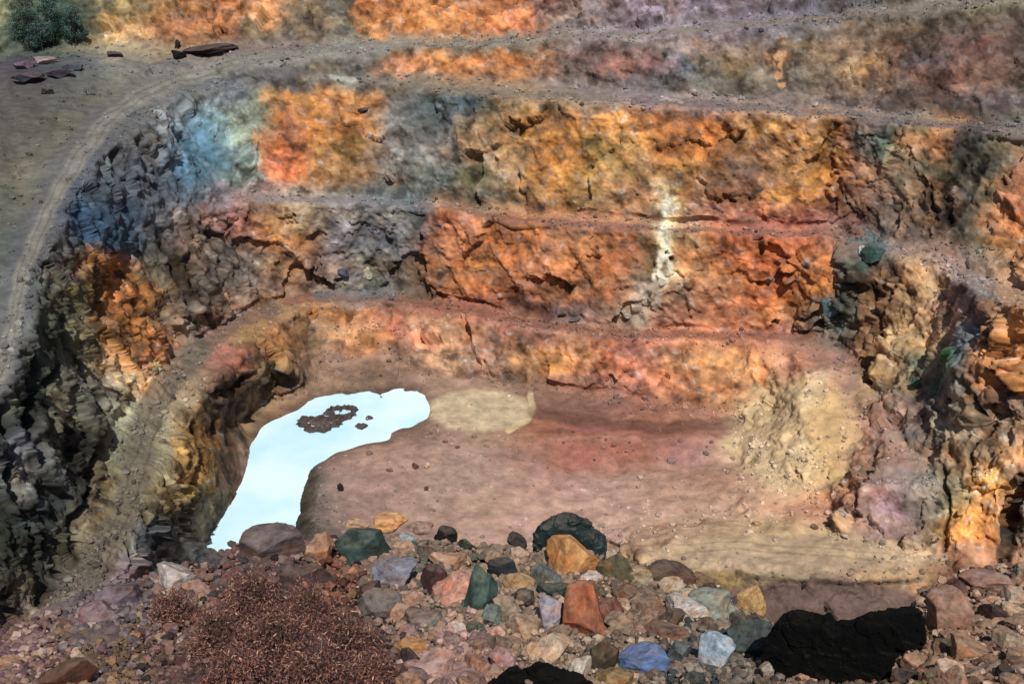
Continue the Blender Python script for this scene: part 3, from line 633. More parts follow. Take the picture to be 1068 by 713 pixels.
vv_ = [bm.verts.new(p) for p in pts]
fc = bm.faces.new(vv_)
bmesh.ops.triangulate(bm, faces=[fc])
me = bpy.data.meshes.new("pond"); bm.to_mesh(me); bm.free(); me.materials.append(M_WATER)
po = bpy.data.objects.new("pond_water", me); COL.objects.link(po); structure(po)

# ------------------------------------------------------------------ foreground: the near rim
EDGE = [(-500,720),(-200,700),(0,662),(60,634),(110,612),(160,602),(200,592),(240,572),(270,562),(320,566),(360,566),(400,562),(460,568),(520,574),(570,576),
        (630,582),(680,594),(740,608),(780,640),(830,668),(900,672),(940,652),(960,620),(1000,600),(1068,592),(1300,585),(1600,585)]
eu = [e[0] for e in EDGE]; ev = [e[1] for e in EDGE]
ZE, ZN = 70.2, 73.2
def rim_z_at(u, v):
    """elevation of the rim surface on a sighting (v below the edge)"""
    e = np.interp(u, eu, ev)
    k = (v - e) / (735.0 - e)
    return ZE + (ZN - ZE) * np.clip(k, -.2, 1.3)
gu2 = np.concatenate([np.arange(-420, -20, 8), np.arange(-20, 1100, 2.2), np.arange(1100, 1500, 8)])
kk = np.linspace(1.25, 0, 150)
rows = []
for k in kk:
    e = np.interp(gu2, eu, ev) ; v = e + (735 - e) * k
    z = ZE + (ZN - ZE) * k
    a, b_, c = ray(gu2, v); t = (z - CAM_Z) / c
    rows.append(np.stack([a * t, b_ * t, z + 0 * t], -1))
edge = rows[-1]
bear = np.stack([edge[:, 0], edge[:, 1]], -1); bear /= np.linalg.norm(bear, axis=1)[:, None]
for s in list(np.linspace(.3, 8, 26)) + list(np.linspace(10, 62, 12)):
    q = edge.copy(); q[:, :2] += bear * s
    q[:, 2] -= s * 1.05 + .35 * min(s, 1.5)
    rows.append(q)
near = rows[0]
pre = []
for kq in (0.0, .5):                                   # ground under the viewer
    q = near.copy(); q[:, 1] = -6 + (near[:, 1] + 6) * kq; q[:, 2] = 78.2 + (near[:, 2] - 78.2) * kq ** 1.2
    pre.append(q)
R = np.array(pre + rows)
rx, ry, rz = R[..., 0], R[..., 1], R[..., 2]
dd1, dd2, did = cells(rx * 4.2, ry * 4.2, rz * 4.2)
ee1, ee2, eid = cells(rx * 11, ry * 11, rz * 11)
h = np.clip(.5 - dd1, 0, 1) * .22 * ((did % 7) > 2) + np.clip(.5 - ee1, 0, 1) * .09 + fbm(rx * 1.1, ry * 1.1, rz * 1.1, 4) * .16
R[..., 2] += h * (np.arange(len(R)) > 1)[:, None]
# survey notes of the heap's stone colours
NZ = [  # u, v, radius, colours
 (30, 690, 60, ["8a6450", "a07c64", "6c5044", "b89884", "7c5060"]),
 (110, 640, 55, ["6a5a5e", "786668", "584c50", "84706c", "907c7a"]),
 (120, 700, 50, ["8a6440", "7c5c38", "a07850", "604430"]),
 (190, 640, 45, ["8c6c50", "a88c6c", "6c5444", "9a5c48", "b09480"]),
 (240, 600, 45, ["6c5450", "8a6458", "4c4448", "9a7868", "7c4c40"]),
 (180, 700, 50, ["5c4038", "7c5c54", "3c2c2c", "946c60", "6c3c38"]),
 (290, 670, 75, ["3a2226", "4c2c2c", "2a1e22", "6a4440", "583430", "744c40"]),
 (300, 700, 60, ["2c1a1e", "40262a", "241a1c", "54383a"]),
 (340, 620, 35, ["8c5038", "a06040", "7c5c38", "6a3c2c", "bc7c58"]),
 (300, 570, 30, ["6c5450", "84645c", "5c5054", "a88070"]),
 (380, 690, 40, ["4c3430", "6c4c40", "3a2828", "846454"]),
 (430, 620, 50, ["8a705c", "a8846c", "7c6450", "b89074", "6c5c50", "5c6450"]),
 (470, 690, 50, ["b0847c", "94706c", "a87c5c", "846454", "c89c88"]),
 (540, 620, 55, ["9a7c5c", "b08c6c", "7c6854", "a88468", "64584c"]),
 (600, 690, 50, ["8a7058", "a88868", "6c5848", "b89c80"]),
 (660, 630, 50, ["8a6c54", "a07c64", "705844", "b49878", "6a5444"]),
 (730, 620, 45, ["846c54", "a8906c", "5c4838", "c0a888"]),
 (760, 690, 60, ["5c5448", "3c4444", "7c6c5c", "94806c"]),
 (860, 700, 70, ["4c3c30", "6c5440", "8c6c54", "342a24"]),
 (1000, 650, 90, ["a07858", "8c6448", "b89070", "6c4c38", "c4a080", "7c5840"]),
 (1050, 700, 60, ["8a6850", "a88464", "5c4030", "6c4c40", "c09c84"]),
 (940, 700, 50, ["6c5030", "84603c", "a06c48", "5c4c30"]),
]
nzp = np.array([(a, b_) for a, b_, c, d in NZ], float)
nzr = np.array([c for a, b_, c, d in NZ], float)
NZC = [s2l(np.array([hexrgb(q) for q in d])) * .70 for a, b_, c, d in NZ]
NZC = [lum_mix(q, .74) * (1.12 if a[0] > 360 else 1.0) for q, a in zip(NZC, NZ)]
NZM = np.array([c.mean(0) for c in NZC])
# frame coordinates of rim points (to look the notes up)
def uv_of(x, y, z):
    dz = z - CAM_Z
    dep = y * cp - dz * sp
    return W0 / 2 + F * x / dep, H0 / 2 + F * (-(dz * cp + y * sp)) / dep
uu_, vv2 = uv_of(rx, np.maximum(ry, 3), rz)
wgt = np.exp(-(((uu_[..., None] - nzp[:, 0]) ** 2 + (vv2[..., None] - nzp[:, 1]) ** 2) / (nzr * .75) ** 2)) + 1e-9
wgt /= wgt.sum(-1, keepdims=True)
RC = wgt @ NZM
RC = RC * (.65 + .7 * ((did % 41) / 41.0)[..., None] * .7 + .5 * ((eid % 31) / 31.0)[..., None] * .7)
nr, nc = R.shape[:2]
ii = np.arange(nr * nc).reshape(nr, nc)
Fq = np.stack([ii[:-1, :-1], ii[:-1, 1:], ii[1:, 1:], ii[1:, :-1]], -1).reshape(-1, 4)
M_RIM = mat_ground("rim_earth", .5)
for nd in M_RIM.node_tree.nodes:
    if nd.type == 'TEX_NOISE': nd.inputs["Scale"].default_value = 9
    if nd.type == 'BUMP': nd.inputs["Distance"].default_value = .05
structure(np_mesh("near_rim_ground", R.reshape(-1, 3), Fq, M_RIM, RC.reshape(-1, 3)))

# ------------------------------------------------------------------ stones
def stone_arrays(seed, sub=3, flat=.8, cuts=9, rough=.06):
    r = np.random.RandomState(seed)
    bm = bmesh.new(); bmesh.ops.create_icosphere(bm, subdivisions=sub, radius=1)
    V = np.array([v.co[:] for v in bm.verts]); Fa = np.array([[v.index for v in f.verts] for f in bm.faces]); bm.free()
    V *= np.array([1, r.uniform(.7, 1), flat])
    for _ in range(cuts):
        nrm = r.normal(size=3); nrm /= np.linalg.norm(nrm); d = r.uniform(.42, .74)
        s = V @ nrm - d; V -= np.outer(np.clip(s, 0, None), nrm)
    o = r.rand(3) * 50
    V += V * (fbm(V[:, 0] * 1.6 + o[0], V[:, 1] * 1.6 + o[1], V[:, 2] * 1.6 + o[2], 4)[:, None] * rough * 4)
    if sub > 2:
        q_ = V * 5 + o
        V += V * (ridged(q_[:, 0], q_[:, 1], q_[:, 2], 3)[:, None] * rough * .5)
    V /= np.abs(V[:, 0]).max()
    return V, Fa

def stone_material(name, gloss=.9):
    m = bpy.data.materials.new(name); m.use_nodes = True
    n = m.node_tree.nodes; l = m.node_tree.links; b = n["Principled BSDF"]
    b.inputs["Roughness"].default_value = gloss; b.inputs["Specular IOR Level"].default_value = .25
    oi = n.new("ShaderNodeObjectInfo"); tc = n.new("ShaderNodeTexCoord")
    nz = n.new("ShaderNodeTexNoise"); nz.inputs["Scale"].default_value = 2.2; nz.inputs["Detail"].default_value = 8; nz.inputs["Roughness"].default_value = .7
    va = n.new("ShaderNodeVectorMath"); va.operation = 'ADD'
    cb = n.new("ShaderNodeCombineXYZ"); mu = n.new("ShaderNodeMath"); mu.operation = 'MULTIPLY'; mu.inputs[1].default_value = 37
    l.new(oi.outputs["Random"], mu.inputs[0]); l.new(mu.outputs[0], cb.inputs[0])
    l.new(tc.outputs["Object"], va.inputs[0]); l.new(cb.outputs[0], va.inputs[1]); l.new(va.outputs[0], nz.inputs["Vector"])
    mr = n.new("ShaderNodeMapRange"); mr.inputs[1].default_value = .3; mr.inputs[2].default_value = .7; mr.inputs[3].default_value = .3; mr.inputs[4].default_value = 1.75
    l.new(nz.outputs["Fac"], mr.inputs[0])
    mx = n.new("ShaderNodeMix"); mx.data_type = 'RGBA'; mx.blend_type = 'MULTIPLY'; mx.inputs[0].default_value = 1
    l.new(oi.outputs["Color"], mx.inputs[6]); l.new(mr.outputs[0], mx.inputs[7])
    # iron stains
    n2 = n.new("ShaderNodeTexNoise"); n2.inputs["Scale"].default_value = 1.3; n2.inputs["Detail"].default_value = 5
    l.new(va.outputs[0], n2.inputs["Vector"])
    r2 = n.new("ShaderNodeMapRange"); r2.inputs[1].default_value = .47; r2.inputs[2].default_value = .66; r2.inputs[3].default_value = 0; r2.inputs[4].default_value = .62
    l.new(n2.outputs["Fac"], r2.inputs[0])
    m2 = n.new("ShaderNodeMix"); m2.data_type = 'RGBA'; m2.blend_type = 'MULTIPLY'; m2.inputs[7].default_value = (1.1, .62, .38, 1)
    l.new(r2.outputs[0], m2.inputs[0]); l.new(mx.outputs[2], m2.inputs[6]); l.new(m2.outputs[2], b.inputs["Base Color"])
    ge = n.new("ShaderNodeNewGeometry"); sx_ = n.new("ShaderNodeSeparateXYZ"); l.new(ge.outputs["Normal"], sx_.inputs[0])
    ad = n.new("ShaderNodeMath"); ad.operation = 'ADD'; l.new(sx_.outputs[2], ad.inputs[0]); l.new(nz.outputs["Fac"], ad.inputs[1])
    dr = n.new("ShaderNodeMapRange"); dr.inputs[1].default_value = 1.15; dr.inputs[2].default_value = 1.7; dr.inputs[3].default_value = 0; dr.inputs[4].default_value = .32 * gloss if gloss < 1 else .02
    l.new(ad.outputs[0], dr.inputs[0])
    dm = n.new("ShaderNodeMix"); dm.data_type = 'RGBA'; dm.inputs[7].default_value = (.30, .225, .165, 1)
    l.new(dr.outputs[0], dm.inputs[0]); l.new(m2.outputs[2], dm.inputs[6]); l.new(dm.outputs[2], b.inputs["Base Color"])
    bp = n.new("ShaderNodeBump"); bp.inputs["Strength"].default_value = .6; bp.inputs["Distance"].default_value = .08
    l.new(nz.outputs["Fac"], bp.inputs["Height"]); l.new(bp.outputs[0], b.inputs["Normal"])
    return m, r2
M_STONE, _a = stone_material("boulder_rock")
M_SHADOW_BLACK, _b = stone_material("shadow_black_rock", 1.0); _b.inputs[4].default_value = 0  # for dark rocks whose shade is part of their colour
M_SHADOW_BLACK.node_tree.nodes["Principled BSDF"].inputs["Specular IOR Level"].default_value = 0.12
PROTO = []
for s in range(14):
    V, Fa = stone_arrays(100 + s, 5, RNG.uniform(.65, .95), 13, .04)
    me = bpy.data.meshes.new("boulder_shape")
    me.from_pydata(V.tolist(), [], Fa.tolist()); me.materials.append(M_STONE)
    me.polygons.foreach_set("use_smooth", np.ones(len(Fa), bool)); me.update()
    PROTO.append(me)
BLK = []
for s in range(3):
    V, Fa = stone_arrays(300 + s, 4, .8, 14, .10)
    me = bpy.data.meshes.new("shadow_black_boulder_shape"); me.from_pydata(V.tolist(), [], Fa.tolist()); me.materials.append(M_SHADOW_BLACK); BLK.append(me)

def rim_point(u, v):
    return sight(u, v, float(rim_z_at(u, v)))
def boulder(name, u, v, wpx, hpx, hexc, label, cat="boulder", tilt=0.0, seed=None, group=None, mesh=None, z=None, gain=.66, lift=.0):
    """a boulder whose outline spans wpx x hpx of the survey frame, centred on u, v; it rests on the ground there"""
    base_v = v + hpx * .30
    g = rim_point(u, base_v) if z is None else sight(u, base_v, z)
    dep = g.y * cp - (g.z - CAM_Z) * sp
    rxw = wpx / 2 * dep / F; rzw = hpx / 2 * dep / F
    me = mesh or PROTO[(seed if seed is not None else RNG.randrange(14)) % 14]
    o = bpy.data.objects.new(name, me); COL.objects.link(o)
    o.location = (g.x, g.y + rxw * .1, g.z + rzw * (.40 + lift))
    o.scale = (rxw, (rxw + rzw) / 2, rzw * 1.12)
    yaw = math.atan2(-g.x, g.y)
    o.rotation_euler = (math.radians(-12), tilt, yaw + RNG.choice([0, math.pi]))
    c = lum_mix(s2l(np.array(hexrgb(hexc))) * gain, .72)
    o.color = (*[float(x) for x in c], 1)
    o.color = o.color[:]
    tag(o, label, cat, group)
    return o

B0_LABEL = "dark green-black boulder poking up on the skyline of the heap"
B = [
 (602,585,62,38,"d8922e","bright ochre boulder directly under the green-black skyline boulder"),
 (640,590,40,44,"6a6040","olive brown boulder right of the bright ochre one"),
 (566,597,34,34,"667068","grey-green boulder left of the bright ochre boulder"),
 (524,594,30,26,"2c343a","dark slate stone between the pink gravel and grey-green boulder"),
 (540,564,18,16,"3c3634","small dark pointed stone on the skyline of the heap"),
 (582,614,42,26,"28403c","dark teal flat stone above the lilac-white boulder"),
 (574,636,36,44,"a49cb0","lilac-white boulder beside the rusty orange one"),
 (606,632,52,78,"b0602c","tall rusty orange boulder in the middle of the heap"),
 (632,634,34,50,"8a5444","reddish brown boulder against the rusty orange one"),
 (672,684,62,50,"4d74b0","bright blue faceted boulder at the bottom of the heap"),
 (706,676,26,44,"54646c","grey-blue slab wedged right of the bright blue boulder"),
 (742,680,44,44,"a8c4d8","pale blue-white boulder streaked with grey at the bottom"),
 (786,668,56,48,"2c4a4c","dark teal boulder leaning on the black boulder"),
 (744,630,50,36,"94a090","pale grey-green flat-topped boulder above the pale blue one"),
 (716,634,44,24,"dcd8cc","white slab left of the grey-green flat-topped boulder"),
 (780,622,34,46,"d0a050","tall yellow stone next to the cut bank"),
 (692,656,50,26,"84604c","brown slab lying above the bright blue boulder"),
 (660,600,42,22,"a89c78","sandy stone with a curved top at the right skyline"),
 (700,600,50,22,"5c4434","long dark brown slab below the sandy ledge"),
 (728,604,32,20,"7c5c3c","brown wedge stone at the end of the skyline"),
 (384,566,62,48,"34504c","rounded dark teal boulder at the left of the heap"),
 (384,564,26,26,"94887c","grey-beige cobble sitting on the dark teal boulder"),
 (404,542,42,20,"e0a04c","yellow-orange stone capping the dark teal boulder"),
 (372,545,26,14,"c8986c","pinkish tan stone on the skyline left of the yellow cap"),
 (336,570,34,44,"b88058","tan orange boulder at the pond end of the heap"),
 (408,600,58,32,"84889c","blue-grey tilted slab under the dark teal boulder"),
 (398,630,44,36,"6c6460","grey boulder below the blue-grey slab"),
 (464,556,24,18,"28201c","small black stone on the skyline left of centre"),
 (488,570,18,12,"3c4430","small dark olive stone beside a pale one on the skyline"),
 (440,548,28,14,"a88470","tan cobble on the skyline beside the yellow cap"),
 (424,560,20,20,"9ab0b8","small pale blue stone next to the teal boulder"),
 (452,604,26,36,"54302c","dark maroon boulder beside the salmon boulder"),
 (474,612,44,38,"dc9474","salmon pink rounded boulder at centre left"),
 (470,582,44,24,"c08c64","light orange-tan boulder above the salmon one"),
 (498,612,36,66,"3c5c54","tall dark green boulder right of the salmon one"),
 (512,640,30,30,"607c74","grey-teal stone at the foot of the tall green boulder"),
 (424,624,34,26,"c08c6c","peach stone between grey boulder and salmon boulder"),
 (430,672,36,30,"cc8a34","small orange ochre boulder above the pink block"),
 (456,692,58,38,"c8988c","large pink angular block at the bottom of the heap"),
 (526,688,34,28,"b88484","rose pink stone beside the deep black boulder"),
 (476,655,20,16,"d8c0b0","small cream stone above the pink block"),
 (448,648,40,20,"84746c","flat grey-brown stone in the middle left"),
 (500,694,28,26,"bc8064","orange-pink stone between the pink block and rose stone"),
 (548,650,40,32,"a88c6c","tan boulder in the middle below the lilac one"),
 (530,632,34,30,"9c8468","sandy brown boulder left of the lilac-white boulder"),
 (540,608,34,18,"b08c54","yellowish brown flat stone under the slate stone"),
 (570,676,42,34,"d8b890","cream tan boulder above the deep black boulder"),
 (606,692,24,40,"d4c4b0","narrow cream-white slab standing at the bottom"),
 (632,684,36,46,"50442e","dark olive brown boulder left of the bright blue one"),
 (644,708,46,26,"a07c34","mustard brown stone at the bottom edge under the blue boulder"),
 (652,618,30,24,"7c5c44","brown cobble right of the reddish brown boulder"),
 (676,628,34,30,"94745c","light brown cobble left of the white slab"),
 (618,602,26,20,"d0b8a8","pale pink stone between ochre and rusty boulders"),
 (650,650,36,28,"a08468","beige cobble above the dark olive brown boulder"),
 (183,600,40,36,"c0b4ac","pale grey boulder with white flecks left of the pond"),
 (278,566,72,42,"6a5a5c","broad brown-grey boulder in front of the pond's near end"),
 (220,584,26,20,"44444a","dark grey stone at the pond's left corner"),
 (318,600,60,34,"4c3434","dark maroon flat boulder below the tan orange one"),
 (206,612,30,20,"a87c68","pinkish tan stone below the dark corner stone"),
 (74,706,54,34,"5c3420","dark rust-brown boulder at the bottom left"),
 (82,684,16,14,"d8b8a0","small pinkish white stone above the rust-brown boulder"),
 (190,668,16,14,"d4c8bc","small white stone alone in the dark red rubble"),
 (130,620,56,34,"6c5c70","mauve grey slab at the foot of the ramp"),
 (100,640,44,34,"8c6c74","dusty mauve boulder below the mauve grey slab"),
 (96,706,20,20,"b89c8c","pale tan pebble at the bottom edge right of the rust-brown boulder"),
 (10,690,34,26,"b8906c","tan boulder in the bottom left corner"),
 (36,668,28,22,"94706c","dusty pink boulder at the left edge of the heap"),
 (990,638,58,56,"a87c60","large tan pink conglomerate boulder at the right"),
 (1010,678,46,32,"b08458","yellow-brown boulder under the large conglomerate one"),
 (1024,606,60,24,"a87c6c","flat dusty pink slab at the right skyline"),
 (998,614,30,14,"5c2c20","dark red stone left of the dusty pink slab"),
 (1038,640,34,26,"3c241c","dark brown hollow-looking boulder at the right"),
 (1050,664,40,36,"b49878","beige angular boulder near the right edge"),
 (1056,622,26,22,"bca084","light beige cobble at the right edge"),
 (948,662,54,36,"6c5c30","olive brown slab behind the black boulder's right side"),
 (932,694,40,26,"a87454","orange-brown cobble right of the black boulder"),
 (926,702,16,14,"d8ccc0","tiny white stone at the foot of the black boulder"),
 (944,706,40,24,"2e1e1c","dark wine-brown stone at the bottom right"),
 (1046,700,26,26,"241a16","nearly black stone near the right bottom corner"),
 (1008,694,18,14,"dcb49c","small peach stone under the yellow-brown boulder"),
 (840,706,40,18,"c89478","peach stone under the big black boulder"),
 (800,700,18,26,"b0a48c","narrow beige stone left of the peach stone at the bottom"),
]
for i, b_ in enumerate(B):
    boulder("boulder", b_[0], b_[1], b_[2] * 1.10, b_[3] * 1.10, b_[4], b_[5], seed=i * 5 + 3, tilt=RNG.uniform(-.3, .3))
# two dark boulders in shadow, the shade put into a near-black colour
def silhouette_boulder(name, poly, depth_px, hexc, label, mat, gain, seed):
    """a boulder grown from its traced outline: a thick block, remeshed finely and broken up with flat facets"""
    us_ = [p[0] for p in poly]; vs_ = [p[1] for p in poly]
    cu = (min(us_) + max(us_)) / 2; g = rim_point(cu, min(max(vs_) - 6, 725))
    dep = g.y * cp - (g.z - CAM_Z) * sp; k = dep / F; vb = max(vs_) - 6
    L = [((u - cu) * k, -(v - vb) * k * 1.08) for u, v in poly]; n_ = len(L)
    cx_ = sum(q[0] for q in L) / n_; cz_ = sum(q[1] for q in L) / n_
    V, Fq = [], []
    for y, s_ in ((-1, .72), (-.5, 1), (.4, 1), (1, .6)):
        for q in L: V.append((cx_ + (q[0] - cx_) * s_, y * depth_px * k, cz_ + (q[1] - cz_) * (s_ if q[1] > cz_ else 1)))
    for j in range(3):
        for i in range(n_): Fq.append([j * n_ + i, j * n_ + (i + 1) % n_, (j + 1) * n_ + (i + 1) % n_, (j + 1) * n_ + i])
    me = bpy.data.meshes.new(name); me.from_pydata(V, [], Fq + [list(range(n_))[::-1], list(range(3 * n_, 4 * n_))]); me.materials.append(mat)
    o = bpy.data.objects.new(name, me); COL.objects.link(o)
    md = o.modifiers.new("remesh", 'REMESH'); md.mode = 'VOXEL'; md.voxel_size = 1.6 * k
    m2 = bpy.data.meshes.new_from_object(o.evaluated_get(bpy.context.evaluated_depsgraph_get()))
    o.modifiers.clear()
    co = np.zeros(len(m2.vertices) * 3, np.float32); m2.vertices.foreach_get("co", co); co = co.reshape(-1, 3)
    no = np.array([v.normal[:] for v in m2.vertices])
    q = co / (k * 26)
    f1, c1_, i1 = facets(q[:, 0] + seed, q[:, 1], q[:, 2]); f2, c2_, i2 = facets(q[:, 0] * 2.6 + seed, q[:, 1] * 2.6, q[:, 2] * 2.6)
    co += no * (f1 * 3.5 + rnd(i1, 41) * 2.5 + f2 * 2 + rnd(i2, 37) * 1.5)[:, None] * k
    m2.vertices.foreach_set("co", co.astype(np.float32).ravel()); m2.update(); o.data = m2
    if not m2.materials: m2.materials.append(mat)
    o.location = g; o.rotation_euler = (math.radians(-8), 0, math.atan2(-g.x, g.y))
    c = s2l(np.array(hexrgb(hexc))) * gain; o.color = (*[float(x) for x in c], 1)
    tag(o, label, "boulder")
silhouette_boulder("shadow_black_boulder", [(796,718),(798,684),(804,660),(814,648),(826,648),(838,645),(850,654),(858,655),(868,648),(880,642),(893,630),(920,620),(938,615),(946,627),(949,652),(941,649),(932,653),(925,666),(921,690),(922,718)], 16, "060606", "big jagged boulder, its shade coloured in as jet black, with a beak-like point in front of the sandy ledge", M_SHADOW_BLACK, .8, 3)
silhouette_boulder("shadow_black_boulder", [(500,728),(516,712),(532,700),(548,703),(560,694),(578,696),(590,703),(608,703),(618,713),(632,728)], 16, "060606", "low dome of dark rock, its shade coloured in as jet black, at the bottom edge of the heap", M_SHADOW_BLACK, .8, 8)
silhouette_boulder("boulder", [(556,576),(556,560),(565,546),(580,538),(598,538),(612,546),(622,553),(631,562),(629,576)], 20, "1c2e2e", B0_LABEL, M_STONE, .66, 12)

# medium cobbles of the heap
zone_lab = [
 (lambda u, v: u < 150, "small weathered cobble in the brown and mauve rubble at the far left", "cobbles of the left rubble"),
 (lambda u, v: u < 420, "small dark wine-red cobble in the dark red rubble below the pond", "cobbles of the dark red rubble"),
 (lambda u, v: u < 640, "small tan or grey cobble packed between the coloured boulders at centre", "cobbles between the coloured boulders"),
 (lambda u, v: u < 900, "small brown cobble around the blue and black boulders", "cobbles around the blue boulder"),
 (lambda u, v: True, "small tan-orange cobble in the rubble slope at the right", "cobbles of the right rubble"),
]
def heap_colour(u, v):
    ww_ = np.exp(-(((u - nzp[:, 0]) ** 2 + (v - nzp[:, 1]) ** 2) / (nzr * .75) ** 2)) + 1e-9
    k = RNG.choices(range(len(NZ)), weights=list(ww_))[0]
    return NZC[k][RNG.randrange(len(NZC[k]))] * RNG.uniform(.75, 1.2)
cnt = 0
while cnt < 240:
    u = RNG.uniform(-10, 1078); e = float(np.interp(u, eu, ev)); v = RNG.uniform(e, 722)
    if any(abs(u - b_[0]) < b_[2] * .42 and abs(v - b_[1]) < b_[3] * .42 for b_ in B): continue
    if 800 < u < 945 and v > 620: continue
    s = RNG.uniform(15, 34) if u > 360 else RNG.uniform(9, 19)
    lab = [z_ for z_ in zone_lab if z_[0](u, v)][0]
    o = boulder("cobble", u, v, s, s * RNG.uniform(.6, .95), "000000", lab[1], "stone", RNG.uniform(-.5, .5), None, lab[2])
    c = heap_colour(u, v); o.color = (*[float(x) for x in c], 1)
    cnt += 1

# rubble: the small stones nobody could count
base = [stone_arrays(500 + i, 1, .8, 5, .05) for i in range(6)]
VV_, FF_, CC_, off = [], [], [], 0
def drop(px, c, rad):
    global off
    V, Fa = base[RNG.randrange(6)]
    rot = np.array(Matrix.Rotation(RNG.uniform(0, 6.3), 3, Vector((RNG.uniform(-1, 1), RNG.uniform(-1, 1), RNG.uniform(-1, 1))).normalized()))
    VV_.append(V @ rot.T * rad * np.array([1, 1, RNG.uniform(.6, 1)]) + np.array(px)); FF_.append(Fa + off); CC_.append(np.tile(c, (len(V), 1))); off += len(V)
for i in range(23000):
    u = RNG.uniform(-260, 1420); e = float(np.interp(u, eu, ev)); v = RNG.uniform(e - 3, 735)
    if v < e: p = rim_point(u, e)
    else: p = rim_point(u, v)
    dep = p.y * cp - (p.z - CAM_Z) * sp
    r = RNG.choice([1.2, 1.5, 1.5, 1.9, 2.4, 3.0, 3.8, 5.6]) * dep / F
    p.z += r * .5 + .03
    drop(p, heap_colour(u, v), r)
o = np_mesh("rubble", np.concatenate(VV_), np.concatenate(FF_), M_RIM, np.concatenate(CC_), smooth=False)
tag(o, "loose small stones filling the gaps of the boulder heap", "rubble", kind="stuff")

# ------------------------------------------------------------------ scattered rocks in the pit
def pit_rock(u, v, wpx, hpx, hexc, label, z=None, group=None, name="boulder", seed=None, sink=.25, gain=.8, mesh=None):
    j = int((v - V0) / DV); i = int((u - U0) / DU)
    p = P2[j, i]
    dep = p[1] * cp - (p[2] - CAM_Z) * sp
    rx_ = wpx / 2 * dep / F; rz_ = hpx / 2 * dep / F
    o = bpy.data.objects.new(name, mesh or PROTO[(seed if seed is not None else RNG.randrange(14)) % 14]); COL.objects.link(o)
    zz_ = p[2] if z is None else z
    o.location = (p[0], p[1], zz_ + rz_ * (1 - 2 * sink)); o.scale = (rx_, rx_ * .8, rz_)
    o.rotation_euler = (0, RNG.uniform(-.1, .1), RNG.uniform(-.4, .4))
    c = s2l(np.array(hexrgb(hexc))) * gain; o.color = (*[float(x) for x in c], 1)
    tag(o, label, "boulder", group)
    return o
VV_, FF_, CC_, off = [], [], [], 0
okm = (steep < .6) & (P[..., 1] < 320)
pr = (.22 + 2.2 * foot) * okm * np.clip(1.2 + fbm(X * .12, Y * .12, Z * .12, 2) * 2.5, .05, 3) * (1 - .9 * np.clip(area(498, 427, 60, 26) + area(826, 578, 150, 20), 0, 1))
pr[(VV > 640) | (UU < -60) | (UU > 1130) | (VV < -20)] = 0
pr[(P[..., 2] < .1)] = 0
cum = np.cumsum(pr.ravel()); rs = np.random.RandomState(3)
for q_ in np.searchsorted(cum, rs.rand(13000) * cum[-1]):
    p = P2.reshape(-1, 3)[q_]; r = float(rs.choice([.07, .1, .13, .17, .24, .34, .5], p=[.2, .25, .2, .15, .12, .06, .02]))
    c = C.reshape(-1, 3)[q_]; g_ = c.mean()
    drop((p[0], p[1], p[2] + r * .25), (g_ + (c - g_) * .7) * rs.uniform(.45, 1.5), r)
o = np_mesh("loose_stones", np.concatenate(VV_), np.concatenate(FF_), M_RIM, np.concatenate(CC_), smooth=False)
tag(o, "loose broken stones strewn over the benches and along the wall feet", "stones", kind="stuff")
for a in [
 (187,62,16,13,"141416","round black boulder beside the upper haul road"),
 (186,52,8,12,"2a2224","small dark pointed rock above the round black roadside boulder"),
 (222,56,60,10,"2a1e22","long low black rock bar lying at the upper road"),
 (34,86,40,16,"2a2834","broad navy-black boulder on the dark spoil at the far left"),
 (62,80,34,14,"30303c","dark blue-grey boulder beside the broad navy-black one"),
 (28,72,26,14,"5c5668","mauve grey boulder behind the broad navy-black one"),
 (48,66,30,10,"8a7c80","pale pinkish flat rock topping the spoil pile"),
 (78,72,24,10,"3c4450","slate blue flat rock at the right end of the spoil pile"),
 (120,58,20,6,"3c2e38","thin dark plum rock on the flat beside the haul road"),
 (50,98,14,10,"3c3a38","small dark rock on the slope below the spoil pile"),
 (586,330,10,6,"2a2020","small black rock on the lower bench, left of its pair"),
 (600,334,16,7,"4c4650","dark grey rock on the lower bench, right of its pair"),
 (664,324,16,12,"b0a498","pale grey boulder at the foot of the white gully"),
 (676,318,12,14,"c0b4a4","whitish boulder leaning at the foot of the white gully"),
 (654,330,12,8,"948c84","grey boulder at the left foot of the white gully"),
 (384,288,12,16,"b0b4a0","pale greenish boulder at the foot of the middle grey wall"),
 (358,286,16,12,"44485c","dark blue-grey boulder at the foot of the middle grey wall"),
 (238,314,8,14,"b89874","upright tan rock beside the ramp"),
 (356,511,7,9,"241a1a","small black stone standing on the pink floor near the pond"),
 (447,488,8,10,"c0a088","pale stone standing on the pink floor"),
 (435,488,7,8,"6c4c44","brown stone left of the pale one on the pink floor"),
 (445,511,6,6,"54403c","tiny dark stone on the pink floor below the pale stone"),
 (465,462,7,5,"6c5450","dark pebble at the upper edge of the pink floor"),
 (478,468,6,6,"6c5850","second dark pebble from the upper edge of the pink floor"),
 (407,492,8,5,"7c5c50","flat brown stone left on the pink floor"),
 (789,547,10,6,"b08c6c","tan stone above the sandy ledge"),
 (850,549,9,5,"6c5040","brown stone at the back of the sandy ledge"),
 (700,482,12,6,"84706c","grey stone under the low red scarp"),
 (955,402,16,12,"3c5850","dark green mineral boulder in the right crags"),
 (990,372,18,18,"2c5434","deep green mossy boulder in the right crags"),
 (915,270,24,16,"34504c","dark teal boulder crowning the right crag"),
 (900,268,10,12,"b0b8b0","whitish boulder beside the dark teal crowning boulder"),
 (866,330,22,26,"54707c","slate blue slab on the corner of the middle wall"),
 (380,118,14,8,"3c3838","dark lump on the upper wall"),
]:
    pit_rock(*a)
